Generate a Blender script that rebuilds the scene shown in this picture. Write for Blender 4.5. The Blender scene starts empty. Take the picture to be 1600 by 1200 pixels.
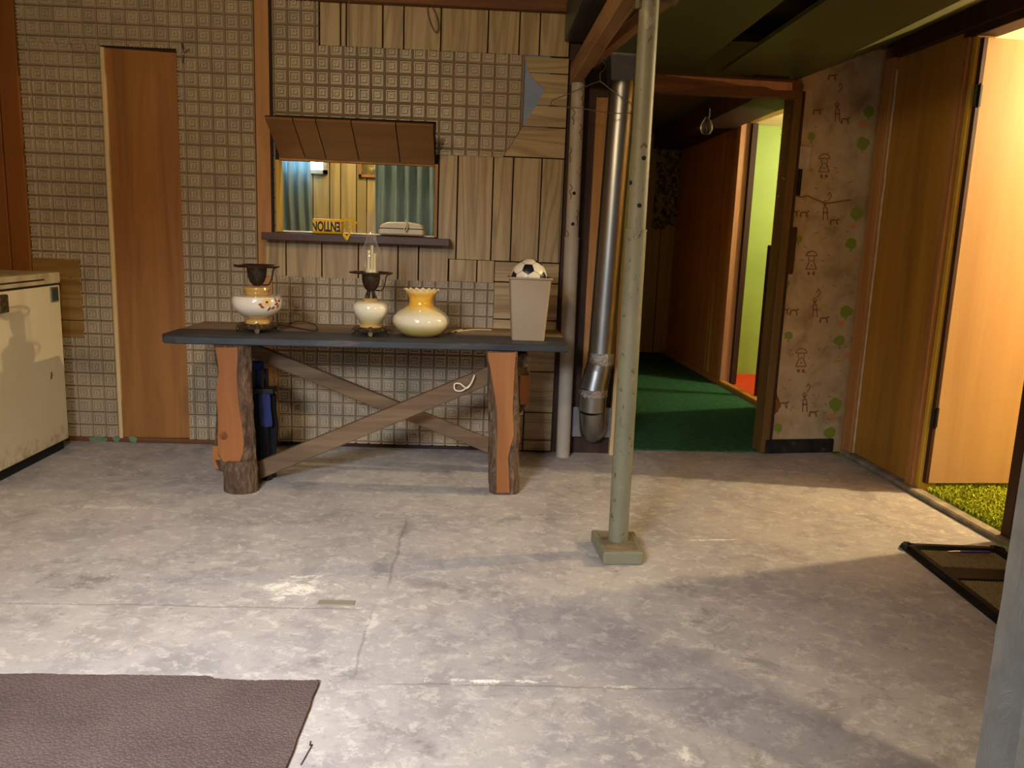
import bpy, bmesh, math, random
from mathutils import Vector, Matrix, noise
random.seed(7)
SC = bpy.context.scene
COL = SC.collection
# ------------------------------------------------------------------ camera
IX = Vector((0.99871431, -0.03457228, 0.037074)); IY = Vector((0.03020551, -0.18148767, -0.98292922)); FW = Vector((0.04071057, 0.98278532, -0.18021006))
FPX, CH = 1276.0, 1.25
cd = bpy.data.cameras.new('camera'); cam = bpy.data.objects.new('camera', cd); COL.objects.link(cam)
cd.sensor_width = 36; cd.lens = FPX / 1600 * 36; cd.clip_start = 0.02
cam.matrix_world = Matrix(((IX.x, -IY.x, -FW.x, 0), (IX.y, -IY.y, -FW.y, 0), (IX.z, -IY.z, -FW.z, CH), (0, 0, 0, 1)))
SC.camera = cam
# ------------------------------------------------------------------ world, lights, exposure
SC.view_settings.view_transform = 'Standard'; SC.view_settings.look = 'None'
SC.view_settings.gamma = 1; SC.view_settings.use_curve_mapping = False
SC.view_settings.exposure = 0.0
w = bpy.data.worlds.new('world'); SC.world = w; w.use_nodes = True
w.node_tree.nodes['Background'].inputs[0].default_value = (0.95, 0.97, 1.0, 1)
w.node_tree.nodes['Background'].inputs[1].default_value = 0.14
def lamp(name, kind, loc, power, color, size=0.05, target=None, sy=None):
    l = bpy.data.lights.new(name, kind); l.energy = power; l.color = color
    if kind == 'AREA':
        l.shape = 'RECTANGLE'; l.size = size; l.size_y = sy or size; l.spread = math.radians(66)
    else: l.shadow_soft_size = size
    o = bpy.data.objects.new(name, l); COL.objects.link(o); o.location = loc
    if target: o.rotation_euler = (Vector(target) - Vector(loc)).to_track_quat('-Z', 'Y').to_euler()
    return o
lamp('side_room_lamp', 'POINT', (3.67, 3.80, 2.14), 330, (1.0, 0.76, 0.43), 0.035)
lamp('ceiling_bulb', 'POINT', (-0.75, 1.30, 2.19), 72, (1.0, 0.77, 0.46), 0.05)
lamp('second_ceiling_bulb', 'POINT', (-1.15, 1.85, 2.28), 34, (1.0, 0.77, 0.46), 0.05)
lamp('window_daylight', 'AREA', (-1.2, -0.6, 1.95), 40, (0.80, 0.87, 1.0), 0.7, (-0.7, 2.0, 0.0), 0.5)
lamp('near_right_lamp', 'POINT', (3.0, -0.35, 2.12), 300, (1.0, 0.80, 0.52), 0.12)  # unseen lamp beyond the near right opening, added for the floor's shadow edge
lamp('green_room_lamp', 'POINT', (3.15, 6.45, 2.05), 90, (1.0, 0.86, 0.55), 0.05)
lamp('curtain_fill_lamp', 'POINT', (-0.8, 4.95, 2.3), 26, (1.0, 0.84, 0.55), 0.05)  # added ahead of the curtains to light their fronts
lamp('kitchen_lamp', 'POINT', (-0.75, 6.1, 2.2), 24, (1.0, 0.80, 0.42), 0.06)
# ------------------------------------------------------------------ helpers
def lin(h):
    h = h.lstrip('#'); v = [int(h[i:i+2], 16) / 255 for i in (0, 2, 4)]
    return tuple((c / 12.92 if c <= .04045 else ((c + .055) / 1.055) ** 2.4) for c in v) + (1,)
def ray(x, y): return FW * FPX + IX * (x - 800) + IY * (y - 600)
def onY(x, y, Y):
    d = ray(x, y); return Vector((0, 0, CH)) + d * (Y / d.y)
def onZ(x, y, z=0.):
    d = ray(x, y); return Vector((0, 0, CH)) + d * ((z - CH) / d.z)
KX, KK = 2.49, -0.045
def RX(Y): return KX + KK * Y
def onR(x, y, off=0):
    d = ray(x, y); return Vector((0, 0, CH)) + d * ((KX + off) / (d.x - KK * d.y))
def empty(name, loc, label=None, cat=None, group=None, kind=None):
    o = bpy.data.objects.new(name, None); COL.objects.link(o); o.location = loc; o.empty_display_size = .1
    return tag(o, label, cat, group, kind)
def tag(o, label=None, cat=None, group=None, kind=None):
    if label: o['label'] = label
    if cat: o['category'] = cat
    if group: o['group'] = group
    if kind: o['kind'] = kind
    return o
def wloc(p):
    v = Vector((0, 0, 0))
    while p is not None: v += p.location; p = p.parent
    return v
def obj(name, bm, m, parent=None, smooth=False, origin=None, kind=None):
    me = bpy.data.meshes.new(name)
    bmesh.ops.recalc_face_normals(bm, faces=bm.faces)
    off = wloc(parent) if parent else Vector((0, 0, 0))
    o = bpy.data.objects.new(name, None if False else me)
    if origin is not None:
        o.location = Vector(origin) - off; off = Vector(origin)
    bmesh.ops.translate(bm, verts=bm.verts, vec=-off)
    bm.to_mesh(me); bm.free()
    for mm in (m if isinstance(m, (list, tuple)) else [m]): me.materials.append(mm)
    if smooth:
        me.polygons.foreach_set('use_smooth', [True] * len(me.polygons))
        try: me.set_sharp_from_angle(angle=math.radians(38))
        except Exception: pass
    COL.objects.link(o)
    if parent: o.parent = parent
    if kind: o['kind'] = kind
    return o
def NB(): return bmesh.new()
def box(bm, a, b, bev=0):
    a, b = Vector(a), Vector(b); c = (a + b) / 2; s = b - a
    r = bmesh.ops.create_cube(bm, size=1, matrix=Matrix.Translation(c) @ Matrix.Diagonal((s.x, s.y, s.z, 1)))
    if bev:
        es = list({e for v in r['verts'] for e in v.link_edges})
        bmesh.ops.bevel(bm, geom=es, offset=bev, segments=2, affect='EDGES', profile=.6)
    return bm
def prism(bm, pts, vec, bev=0):
    """pts: closed polygon (world), extruded by vec"""
    vec = Vector(vec); vs = [bm.verts.new(p) for p in pts]; f = bm.faces.new(vs)
    r = bmesh.ops.extrude_face_region(bm, geom=[f]); nv = [g for g in r['geom'] if isinstance(g, bmesh.types.BMVert)]
    bmesh.ops.translate(bm, verts=nv, vec=vec)
    if bev:
        es = list({e for v in vs + nv for e in v.link_edges})
        bmesh.ops.bevel(bm, geom=es, offset=bev, segments=1, affect='EDGES')
    return bm
def pxprism(bm, pxs, Y, th, bev=0): return prism(bm, [onY(x, y, Y) for x, y in pxs], (0, th, 0), bev)
def wallbox(bm, Y0, Y1, z0, z1, o0, o1, bev=0):
    """a box that follows the slightly skewed right wall; o0,o1 offsets from its face"""
    return prism(bm, [(RX(Y0) + o0, Y0, z0), (RX(Y0) + o1, Y0, z0), (RX(Y1) + o1, Y1, z0), (RX(Y1) + o0, Y1, z0)], (0, 0, z1 - z0), bev)
def lathe(bm, prof, c, n=40, ripple=None):
    c = Vector(c); rings = []
    for i, (r, z) in enumerate(prof):
        if r < 1e-5: rings.append([bm.verts.new(c + Vector((0, 0, z)))]); continue
        ring = []
        for k in range(n):
            a = 2 * math.pi * k / n; rr, zz = r, z
            if ripple: rr, zz = ripple(i, a, r, z)
            ring.append(bm.verts.new(c + Vector((rr * math.cos(a), rr * math.sin(a), zz))))
        rings.append(ring)
    for A, B in zip(rings, rings[1:]):
        if len(A) == 1 and len(B) == 1: continue
        for k in range(n):
            k2 = (k + 1) % n
            if len(A) == 1: bm.faces.new((A[0], B[k2], B[k]))
            elif len(B) == 1: bm.faces.new((A[k], A[k2], B[0]))
            else: bm.faces.new((A[k], A[k2], B[k2], B[k]))
    return bm
def tube(bm, pts, r, n=10, caps=True):
    pts = [Vector(p) for p in pts]; rings = []; up = Vector((0.13, 0.31, 1)).normalized()
    for i, p in enumerate(pts):
        t = (pts[min(i + 1, len(pts) - 1)] - pts[max(i - 1, 0)]).normalized()
        if abs(t.dot(up)) > .96: up = Vector((1, .1, .05)).normalized()
        a = t.cross(up).normalized(); b = t.cross(a).normalized()
        rr = r[i] if isinstance(r, (list, tuple)) else r
        rings.append([bm.verts.new(p + (a * math.cos(2 * math.pi * k / n) + b * math.sin(2 * math.pi * k / n)) * rr) for k in range(n)])
    # keep neighbouring rings aligned
    for A, B in zip(rings, rings[1:]):
        best = min(range(n), key=lambda s: sum((A[k].co - B[(k + s) % n].co).length_squared for k in range(n)))
        B[:] = B[best:] + B[:best]
        for k in range(n): bm.faces.new((A[k], A[(k + 1) % n], B[(k + 1) % n], B[k]))
    if caps:
        bm.faces.new(rings[0]); bm.faces.new(rings[-1])
    return bm
def spline(ps, k=8):
    ps = [Vector(p) for p in ps]; q = [ps[0]] + ps + [ps[-1]]; out = []
    for i in range(1, len(q) - 2):
        for j in range(k):
            t = j / k; a, b, c, d = q[i-1], q[i], q[i+1], q[i+2]
            out.append(.5 * ((2 * b) + (c - a) * t + (2 * a - 5 * b + 4 * c - d) * t * t + (3 * b - a - 3 * c + d) * t ** 3))
    out.append(ps[-1]); return out
def ring(c, r, n=32, ax=(0, 0, 1)):
    q = Vector(ax).to_track_quat('Z', 'Y'); return [Vector(c) + q @ Vector((r * math.cos(2 * math.pi * k / n), r * math.sin(2 * math.pi * k / n), 0)) for k in range(n)]
def torus(bm, c, R, r, n=40, m=10, ax=(0, 0, 1), flat=1.0):
    q = Vector(ax).to_track_quat('Z', 'Y'); rs = []
    for i in range(n):
        a = 2 * math.pi * i / n
        rs.append([bm.verts.new(Vector(c) + q @ Vector(((R + r * math.cos(b)) * math.cos(a), (R + r * math.cos(b)) * math.sin(a), r * flat * math.sin(b)))) for b in [2 * math.pi * j / m for j in range(m)]])
    for i in range(n):
        for j in range(m): bm.faces.new((rs[i][j], rs[(i+1) % n][j], rs[(i+1) % n][(j+1) % m], rs[i][(j+1) % m]))
    return bm
# ------------------------------------------------------------------ materials
class G:
    def __init__(s, name, rough=.6, metal=0, spec=.4):
        s.m = bpy.data.materials.new(name); s.m.use_nodes = True; s.t = s.m.node_tree
        s.b = s.t.nodes['Principled BSDF']; s.b.inputs['Roughness'].default_value = rough
        s.b.inputs['Metallic'].default_value = metal; s.b.inputs['Specular IOR Level'].default_value = spec
    def n(s, ty, **k):
        x = s.t.nodes.new(ty)
        for a, v in k.items():
            if a.startswith('i_'): x.inputs[a[2:].replace('_', ' ')].default_value = v
            else: setattr(x, a, v)
        return x
    def l(s, a, b): s.t.links.new(a, b)
    def coords(s, scale=(1, 1, 1), rnd=True, kind='Object', rot=(0, 0, 0)):
        tc = s.n('ShaderNodeTexCoord'); mp = s.n('ShaderNodeMapping'); mp.inputs['Scale'].default_value = scale; mp.inputs['Rotation'].default_value = rot
        s.l(tc.outputs[kind], mp.inputs['Vector'])
        if rnd:
            oi = s.n('ShaderNodeObjectInfo'); mu = s.n('ShaderNodeMath', operation='MULTIPLY'); mu.inputs[1].default_value = 37.
            s.l(oi.outputs['Random'], mu.inputs[0]); s.l(mu.outputs[0], mp.inputs['Location'])
        return mp.outputs[0]
    def noise(s, vec, scale=5, detail=5, rough=.6, dist=0):
        x = s.n('ShaderNodeTexNoise'); s.l(vec, x.inputs['Vector']); x.inputs['Scale'].default_value = scale
        x.inputs['Detail'].default_value = detail; x.inputs['Roughness'].default_value = rough; x.inputs['Distortion'].default_value = dist
        return x.outputs['Fac']
    def ramp(s, fac, stops):
        r = s.n('ShaderNodeValToRGB'); s.l(fac, r.inputs[0]); e = r.color_ramp.elements
        while len(e) < len(stops): e.new(.5)
        for q, (p, c) in zip(e, stops): q.position = p; q.color = c if len(c) == 4 else (*c, 1)
        return r.outputs[0]
    def mix(s, fac, a, b, mode='MIX'):
        x = s.n('ShaderNodeMix', data_type='RGBA', blend_type=mode)
        for v, i in ((fac, 0), (a, 6), (b, 7)):
            if hasattr(v, 'links') or hasattr(v, 'is_linked'): s.l(v, x.inputs[i])
            else: x.inputs[i].default_value = v
        return x.outputs[2]
    def bump(s, h, strength=.3, dist=.01):
        x = s.n('ShaderNodeBump'); x.inputs['Strength'].default_value = strength; x.inputs['Distance'].default_value = dist
        s.l(h, x.inputs['Height']); s.l(x.outputs[0], s.b.inputs['Normal'])
    def col(s, c):
        if hasattr(c, 'is_linked'): s.l(c, s.b.inputs['Base Color'])
        else: s.b.inputs['Base Color'].default_value = c
        return s
def spotty(name, stops, scale=8, rough=.6, metal=0, bump=.15, sc=(1, 1, 1), dist=.3, spec=.4, bd=.004, detail=6):
    g = G(name, rough, metal, spec); v = g.coords(sc); f = g.noise(v, scale, detail, .6, dist)
    g.col(g.ramp(f, [(p, lin(c)) for p, c in stops])); g.bump(g.noise(v, scale * 3, 4), bump, bd); return g.m
def wood(name, c1, c2, c3, axis='Z', scale=1.0, rough=.5, bump=.12, knots=False, rings=True, spec=.35):
    """grain runs along axis"""
    g = G(name, rough, 0, spec); s = {'X': (.35, 5, 5), 'Y': (5, .35, 5), 'Z': (5, 5, .35)}[axis]; s = tuple(q * scale for q in s)
    v = g.coords(s)
    f = g.noise(v, 3.2, 7, .62, .6)
    base = g.ramp(f, [(.3, lin(c1)), (.52, lin(c2)), (.72, lin(c3))])
    if rings:
        s2 = tuple(q * .62 for q in s); v2 = g.coords(s2); nf = g.noise(v2, 1.0, 2, .4, .25)
        ml = g_m(g, nf, 95.); sn = g.n('ShaderNodeMath', operation='SINE'); g.l(ml, sn.inputs[0])
        r = g.ramp(sn.outputs[0], [(0, (0, 0, 0)), (.35, (0, 0, 0)), (1.0, (.62, .62, .62))])
        base = g.mix(r, base, lin(c1))
    if knots:
        vo = g.n('ShaderNodeTexVoronoi'); v3 = g.coords(tuple(q * .35 for q in s)); g.l(v3, vo.inputs['Vector']); vo.inputs['Scale'].default_value = 2.2
        r = g.ramp(vo.outputs['Distance'], [(.0, (1, 1, 1)), (.06, (.7, .7, .7)), (.1, (0, 0, 0))])
        base = g.mix(r, base, lin('#4a2410'))
    g.col(base); g.bump(f, bump, .004); return g.m
def plain(name, c, rough=.5, metal=0, spec=.4):
    return G(name, rough, metal, spec).col(lin(c)).m

def floor_mat():
    g = G('worn_concrete', .72, 0, .3); v = g.coords(rnd=False)
    a = g.noise(v, 1.0, 12, .6, .2); b = g.noise(v, 4.2, 14, .74, .35); c = g.noise(v, 30, 6, .75)
    big = g.ramp(a, [(.35, lin('#8d8784')), (.5, lin('#9c9692')), (.65, lin('#a8a198'))])
    mid = g.ramp(b, [(.34, lin('#7d7977')), (.46, lin('#95908e')), (.49, lin('#a29d98')), (.62, lin('#aea8a0'))])
    x = g.mix(.55, big, mid)
    e = g.noise(g.coords((1, 1.2, 1), rnd=False, rot=(0, 0, .5)), 15, 14, .8, .4)
    fl = g.ramp(e, [(.53, (0, 0, 0)), (.55, (.35, .35, .35)), (.62, (.6, .6, .6))]); x = g.mix(fl, x, lin('#c4beb2'))
    d = g.noise(g.coords((1, 1.2, 1), rnd=False, rot=(0, 0, 1.1)), 2.6, 14, .74, .3)
    dk = g.ramp(d, [(.34, (.55, .55, .55)), (.40, (.2, .2, .2)), (.43, (0, 0, 0))]); x = g.mix(dk, x, lin('#5f5b58'))
    sp = g.ramp(c, [(.32, (.55, .55, .55)), (.42, (0, 0, 0))]); x = g.mix(sp, x, lin('#6c6660'))
    mp = g.n('ShaderNodeTexCoord'); se = g.n('ShaderNodeSeparateXYZ'); g.l(mp.outputs['Object'], se.inputs[0])
    def crack(axis, pos, lo, hi, wd, x):
        wob = g.n('ShaderNodeMath', operation='MULTIPLY_ADD'); g.l(b, wob.inputs[0]); wob.inputs[1].default_value = .05; wob.inputs[2].default_value = -.025 - pos
        ad2 = g.n('ShaderNodeMath', operation='ADD'); g.l(se.outputs[axis], ad2.inputs[0]); g.l(wob.outputs[0], ad2.inputs[1])
        ab = g.n('ShaderNodeMath', operation='ABSOLUTE'); g.l(ad2.outputs[0], ab.inputs[0])
        r = g.ramp(g_m(g, ab.outputs[0], 1 / wd), [(0, (.42,) * 3), (1, (0, 0, 0))])
        mr = g.n('ShaderNodeMapRange'); g.l(se.outputs[1 - axis], mr.inputs[0]); mr.inputs[1].default_value = lo; mr.inputs[2].default_value = lo + .1
        mr2 = g.n('ShaderNodeMapRange'); g.l(se.outputs[1 - axis], mr2.inputs[0]); mr2.inputs[1].default_value = hi; mr2.inputs[2].default_value = hi - .1
        mm = g.n('ShaderNodeMath', operation='MULTIPLY'); g.l(mr.outputs[0], mm.inputs[0]); g.l(mr2.outputs[0], mm.inputs[1])
        return g.mix(g.mix(mm.outputs[0], (0, 0, 0, 1), r), x, lin('#4c4640'))
    x = crack(1, 2.56, -1.6, -.3, .007, x); x = crack(1, 2.105, -.3, .7, .006, x); x = crack(0, -.33, 2.1, 2.6, .006, x); x = crack(0, -.30, 2.7, 3.5, .010, x)
    def blob(cx, cy, rx, ry, colr, amt, x, seed=0, rot=0):
        mp = g.n('ShaderNodeMapping', vector_type='TEXTURE'); tc = g.n('ShaderNodeTexCoord'); g.l(tc.outputs['Object'], mp.inputs['Vector'])
        mp.inputs['Location'].default_value = (cx, cy, 0); mp.inputs['Scale'].default_value = (rx, ry, 1); mp.inputs['Rotation'].default_value = (0, 0, rot)
        ln = g.n('ShaderNodeVectorMath', operation='LENGTH'); g.l(mp.outputs[0], ln.inputs[0])
        nz = g.noise(v, 10, 14, .82, .4)
        ad = g.n('ShaderNodeMath', operation='MULTIPLY_ADD'); ad.inputs[1].default_value = 3.4; g.l(nz, ad.inputs[0]); g.l(ln.outputs['Value'], ad.inputs[2])
        r = g.ramp(g_m(g, ad.outputs[0], .4), [(.70, (amt,) * 3), (.80, (0, 0, 0))])
        return g.mix(r, x, colr)
    x = blob(-.62, 2.72, .30, .26, lin('#e4dfcf'), .8, x)
    x = blob(-.32, 2.47, .05, .22, lin('#ddd8cc'), .45, x)
    x = blob(.02, 2.13, .42, .035, lin('#eae6dc'), .9, x)
    x = blob(.42, 2.11, .22, .03, lin('#d9d3c0'), .9, x)
    x = blob(.55, 1.82, .10, .12, lin('#d8d3c2'), .85, x)
    x = blob(1.05, 3.28, .30, .025, lin('#e5dfcd'), .8, x, rot=.12)
    x = blob(-1.6, 3.5, .7, .07, lin('#c9c2b4'), .7, x)
    x = blob(-.4, 3.95, .8, .10, lin('#b7b0a6'), .5, x)
    x = blob(-.9, 4.35, .35, .06, lin('#7a6a4c'), .6, x)
    x = blob(-1.35, 2.75, .5, .16, lin('#6a6055'), .6, x)
    x = blob(-.35, 2.9, .14, .5, lin('#77726f'), .6, x)
    x = blob(.7, 1.75, .12, .2, lin('#767263'), .6, x)
    g.col(x)
    ad = g.n('ShaderNodeMath', operation='ADD'); g.l(b, ad.inputs[0]); g.l(c, ad.inputs[1]); g.bump(ad.outputs[0], .25, .008)
    rr = g.ramp(b, [(.35, (.55, .55, .55)), (.65, (.8, .8, .8))]); g.l(rr, g.b.inputs['Roughness'])
    return g.m
def g_m(g, s, k):
    m = g.n('ShaderNodeMath', operation='MULTIPLY'); g.l(s, m.inputs[0]); m.inputs[1].default_value = k; return m.outputs[0]
M = {}
M['floor'] = floor_mat()
M['tile'] = spotty('embossed_paint', [(.3, '#95856c'), (.5, '#a8977c'), (.7, '#b3a388')], 3, .36, bump=0, spec=.5)
M['sheet'] = spotty('embossed_sheet_joint_shade', [(.3, '#574d40'), (.7, '#665b4c')], 3, .5, bump=.05)  # base darker than the tiles, joint shade put into the colour
M['drywall'] = spotty('blue_grey_board', [(.3, '#7886a0'), (.7, '#8c97ae')], 6, .8, bump=.05)
M['ply'] = wood('orange_plywood', '#7a4f24', '#92622f', '#9e6d38', 'Z', .55, .45, .06, knots=True, rings=False)
M['ply2'] = wood('golden_plywood', '#8f6622', '#a2772c', '#ac8134', 'Z', .5, .4, .05, rings=False)
M['jamb'] = wood('dull_brown_jamb', '#55401c', '#664d24', '#75592c', 'Z', .8, .6, .08, rings=False)
M['hallply'] = wood('dark_hall_plywood', '#94682a', '#a87832', '#b3833c', 'Z', .8, .45, .05, rings=False)
M['door'] = wood('pale_door_veneer', '#b2936a', '#bfa077', '#c7a980', 'Z', .3, .38, .03, rings=False)
M['cupboard'] = wood('brown_cupboard_veneer', '#6b3f16', '#7d4c1d', '#8a5724', 'Z', .5, .4, .04, rings=False)
M['stud'] = wood('raw_stud_wood', '#8e6236', '#a67644', '#b5854f', 'Z', .8, .6, .1, rings=False)
M['studpink'] = wood('orange_stud_wood', '#a87450', '#bb8660', '#c4926c', 'Z', 1, .6, .1, rings=False)
M['yellowwood'] = wood('yellow_jamb_wood', '#ad8a2c', '#c4a03a', '#d0ae4c', 'Z', 1, .5, .06, rings=False)
M['paleedge'] = wood('pale_batten_wood', '#b99a66', '#cbb07c', '#d4bb88', 'Z', 1, .5, .06, rings=False)
M['plankv'] = wood('greige_panel_print_vertical', '#806a45', '#a68d64', '#b09a72', 'Z', 1.2, .42, .05)
M['plankh'] = wood('greige_panel_print_horizontal', '#806a45', '#a68d64', '#b09a72', 'X', 1.2, .42, .05)
M['plankback'] = wood('yellowish_panel_print', '#9a8a60', '#bfa873', '#cbb582', 'Z', .8, .42, .05)
M['oak'] = wood('oak_panel_print', '#6f5227', '#8a6832', '#997640', 'X', 1.0, .45, .06)
M['hatch'] = wood('hatch_board', '#6f4c26', '#7d5830', '#86603a', 'X', .6, .6, .05, rings=False)
M['groove'] = plain('dark_groove', '#2c1c10', .8)
M['beam'] = wood('old_beam_wood', '#6a4a2c', '#84603c', '#99744c', 'Y', 1, .7, .2, rings=False)
M['beamx'] = wood('old_cross_beam_wood', '#54331a', '#6b4424', '#93602e', 'X', 1, .7, .2, rings=False)
M['darkwood'] = wood('dark_red_brown_wood', '#2e1b0f', '#3d2416', '#4a2e1c', 'Z', 1, .6, .1, rings=False)
M['shelf'] = wood('dark_shelf_wood', '#38231a', '#472c1e', '#523423', 'X', 1, .4, .05, rings=False)
M['olive'] = spotty('dark_olive_ceiling_paint', [(.3, '#44451f'), (.7, '#525428')], 1.2, .55, bump=.03, spec=.25)
M['ceil'] = spotty('brown_ceiling', [(.3, '#55391f'), (.7, '#6b4a2b')], 3, .7)
M['cream'] = spotty('cream_ceiling_paint', [(.3, '#d6c9a4'), (.7, '#e2d6b2')], 3, .6)
M['lime'] = spotty('lime_green_wall_paint', [(.3, '#88a24c'), (.7, '#94ae56')], 2, .6, bump=.05)
M['redcarpet'] = spotty('orange_red_carpet', [(.3, '#b03a1c'), (.7, '#cf4c28')], 60, .95, bump=.5, spec=.1)
M['greencarpet'] = spotty('dark_green_carpet', [(.3, '#24492f'), (.5, '#2f5a3c'), (.7, '#396846')], 40, .95, bump=.5, spec=.1)
M['shag'] = spotty('lime_shag_pile', [(.3, '#6a7a14'), (.5, '#94a024'), (.7, '#b4ba40')], 50, .9, bump=.2, spec=.1)
M['concrete'] = spotty('kerb_concrete', [(.3, '#5e5648'), (.5, '#7d7462'), (.7, '#978c78')], 12, .85, bump=.4)
M['black'] = plain('flat_black', '#0d0c0b', .7)
M['rubber'] = spotty('black_tray_rubber', [(.3, '#0f0e0c'), (.7, '#1a1815')], 10, .6, bump=.1, spec=.15)
M['ribmat'] = spotty('brown_ribbed_mat', [(.3, '#6a5a36'), (.7, '#8a774c')], 60, .9, bump=.3)
def tabletop():
    g = G('black_painted_tabletop', .5, 0, .4); v = g.coords((.5, 4, 4)); f = g.noise(v, 5, 8, .65, .8)
    g.col(g.ramp(f, [(.35, lin('#23262a')), (.56, lin('#33353a')), (.7, lin('#54504a'))])); g.bump(f, .25, .004); return g.m
M['top'] = tabletop()
M['oldplank'] = wood('worn_brown_plank', '#66543f', '#836c52', '#957d60', 'X', 1, .65, .2, rings=False)
M['brace'] = wood('brown_brace_wood', '#4e3b28', '#644e37', '#766045', 'X', 1.2, .7, .15, rings=False)
M['cut'] = wood('orange_cut_log_face', '#7e4b20', '#955d2b', '#a06834', 'Z', .5, .5, .08, rings=True)
def bark():
    g = G('log_bark', .9, 0, .15); v = g.coords((3, 3, 1.1)); f = g.noise(v, 9, 9, .7, 1.5); vo = g.n('ShaderNodeTexVoronoi'); g.l(v, vo.inputs['Vector']); vo.inputs['Scale'].default_value = 14
    g.col(g.ramp(f, [(.3, lin('#3a2c20')), (.5, lin('#5c4838')), (.66, lin('#7a6650')), (.75, lin('#8c7c55'))]))
    ad = g.n('ShaderNodeMath', operation='ADD'); g.l(f, ad.inputs[0]); g.l(vo.outputs['Distance'], ad.inputs[1]); g.bump(ad.outputs[0], .8, .02); return g.m
M['bark'] = bark()
M['galv'] = spotty('galvanised_sheet', [(.3, '#82827e'), (.5, '#9a9a96'), (.7, '#a8a8a4')], 4, .36, 1.0, bump=.02, sc=(1, 1, .3))
M['tape'] = spotty('crumpled_foil_tape', [(.3, '#98928a'), (.7, '#bcb6ac')], 30, .28, 1.0, bump=1.0, bd=.01)
M['dullplate'] = spotty('dull_zinc_plate', [(.3, '#6c6a68'), (.7, '#8a8886')], 12, .5, .6, bump=.1)
def postm(name, c, rust, chips, thr):
    g = G(name, .5, 0, .4); v = g.coords((1, 1, .5), rnd=False); f = g.noise(v, 5, 6, .6, .5)
    base = g.ramp(f, [(.3, lin(c[0])), (.7, lin(c[1]))])
    r = g.ramp(g.noise(g.coords((1, 1, .45), rnd=False), 38, 6, .7, .8), [(thr, (0, 0, 0)), (thr + .04, (.85, .85, .85))]); base = g.mix(r, base, lin(rust))
    r2 = g.ramp(g.noise(g.coords((1, 1, .7), rnd=False), 11, 6, .7, .5), [(.6, (0, 0, 0)), (.72, (.55, .55, .55))]); base = g.mix(r2, base, lin(chips))
    g.col(base); g.bump(f, .1, .002); return g.m
M['greenpost'] = postm('chipped_green_post_paint', ('#67654f', '#79755e'), '#3c3528', '#a09678', .60)
M['creampost'] = postm('cream_pipe_paint', ('#9a8e7c', '#b0a491'), '#7d3323', '#7d7468', .66)
M['rustytop'] = spotty('rusty_pad_top', [(.3, '#4e4232'), (.7, '#7b6a50')], 20, .8, bump=.3)
def freez():
    g = G('freezer_enamel', .32, 0, .5); v = g.coords(rnd=False); f = g.noise(v, 2, 4)
    b = g.ramp(f, [(.3, lin('#cfc2a0')), (.7, lin('#d9cdac'))])
    n = g.noise(v, 14, 7, .7); tc = g.n('ShaderNodeTexCoord'); sx = g.n('ShaderNodeSeparateXYZ'); g.l(tc.outputs['Object'], sx.inputs[0])
    m = g.n('ShaderNodeMath', operation='MULTIPLY_ADD'); g.l(sx.outputs[2], m.inputs[0]); m.inputs[1].default_value = -1.6; m.inputs[2].default_value = .33
    a = g.n('ShaderNodeMath', operation='ADD'); g.l(n, a.inputs[0]); g.l(m.outputs[0], a.inputs[1])
    r = g.ramp(a.outputs[0], [(.66, (0, 0, 0)), (.84, (.6, .6, .6))]); g.col(g.mix(r, b, lin('#8f6a34'))); return g.m
M['enamel'] = freez()
def clearglass():
    g = G('chimney_glass', .02); tr = g.n('ShaderNodeBsdfTransparent'); tr.inputs[0].default_value = (.97, .97, .95, 1)
    gl = g.n('ShaderNodeBsdfGlossy'); gl.inputs['Roughness'].default_value = .03; lw = g.n('ShaderNodeLayerWeight'); lw.inputs[0].default_value = .5; pw = g.n('ShaderNodeMath', operation='POWER'); g.l(lw.outputs['Facing'], pw.inputs[0]); pw.inputs[1].default_value = 3.0; fr = g.n('ShaderNodeMath', operation='MULTIPLY_ADD'); g.l(pw.outputs[0], fr.inputs[0]); fr.inputs[1].default_value = .85; fr.inputs[2].default_value = .09; df = g.n('ShaderNodeBsdfDiffuse'); df.inputs[0].default_value = (.85, .85, .82, 1); ms = g.n('ShaderNodeMixShader'); ms.inputs[0].default_value = .35; g.l(gl.outputs[0], ms.inputs[1]); g.l(df.outputs[0], ms.inputs[2])  # diffuse white mixed in towards the rim paints the bright glass edges
    mx = g.n('ShaderNodeMixShader'); g.l(fr.outputs[0], mx.inputs[0]); g.l(tr.outputs[0], mx.inputs[1]); g.l(ms.outputs[0], mx.inputs[2]); g.l(mx.outputs[0], g.t.nodes['Material Output'].inputs[0]); return g.m
M['glassclear'] = clearglass()
M['brass'] = spotty('dark_antique_brass', [(.3, '#2c241b'), (.55, '#54462f'), (.72, '#8a7852')], 55, .38, .5, bump=.5)
M['brassdark'] = spotty('blackened_brass', [(.3, '#221a12'), (.6, '#3d3122'), (.75, '#5d4e36')], 60, .34, .5, bump=.6)
M['bronze'] = spotty('dark_bronze_ring', [(.3, '#2a1a12'), (.7, '#3e281c')], 10, .4, .3, bump=.05)
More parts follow.
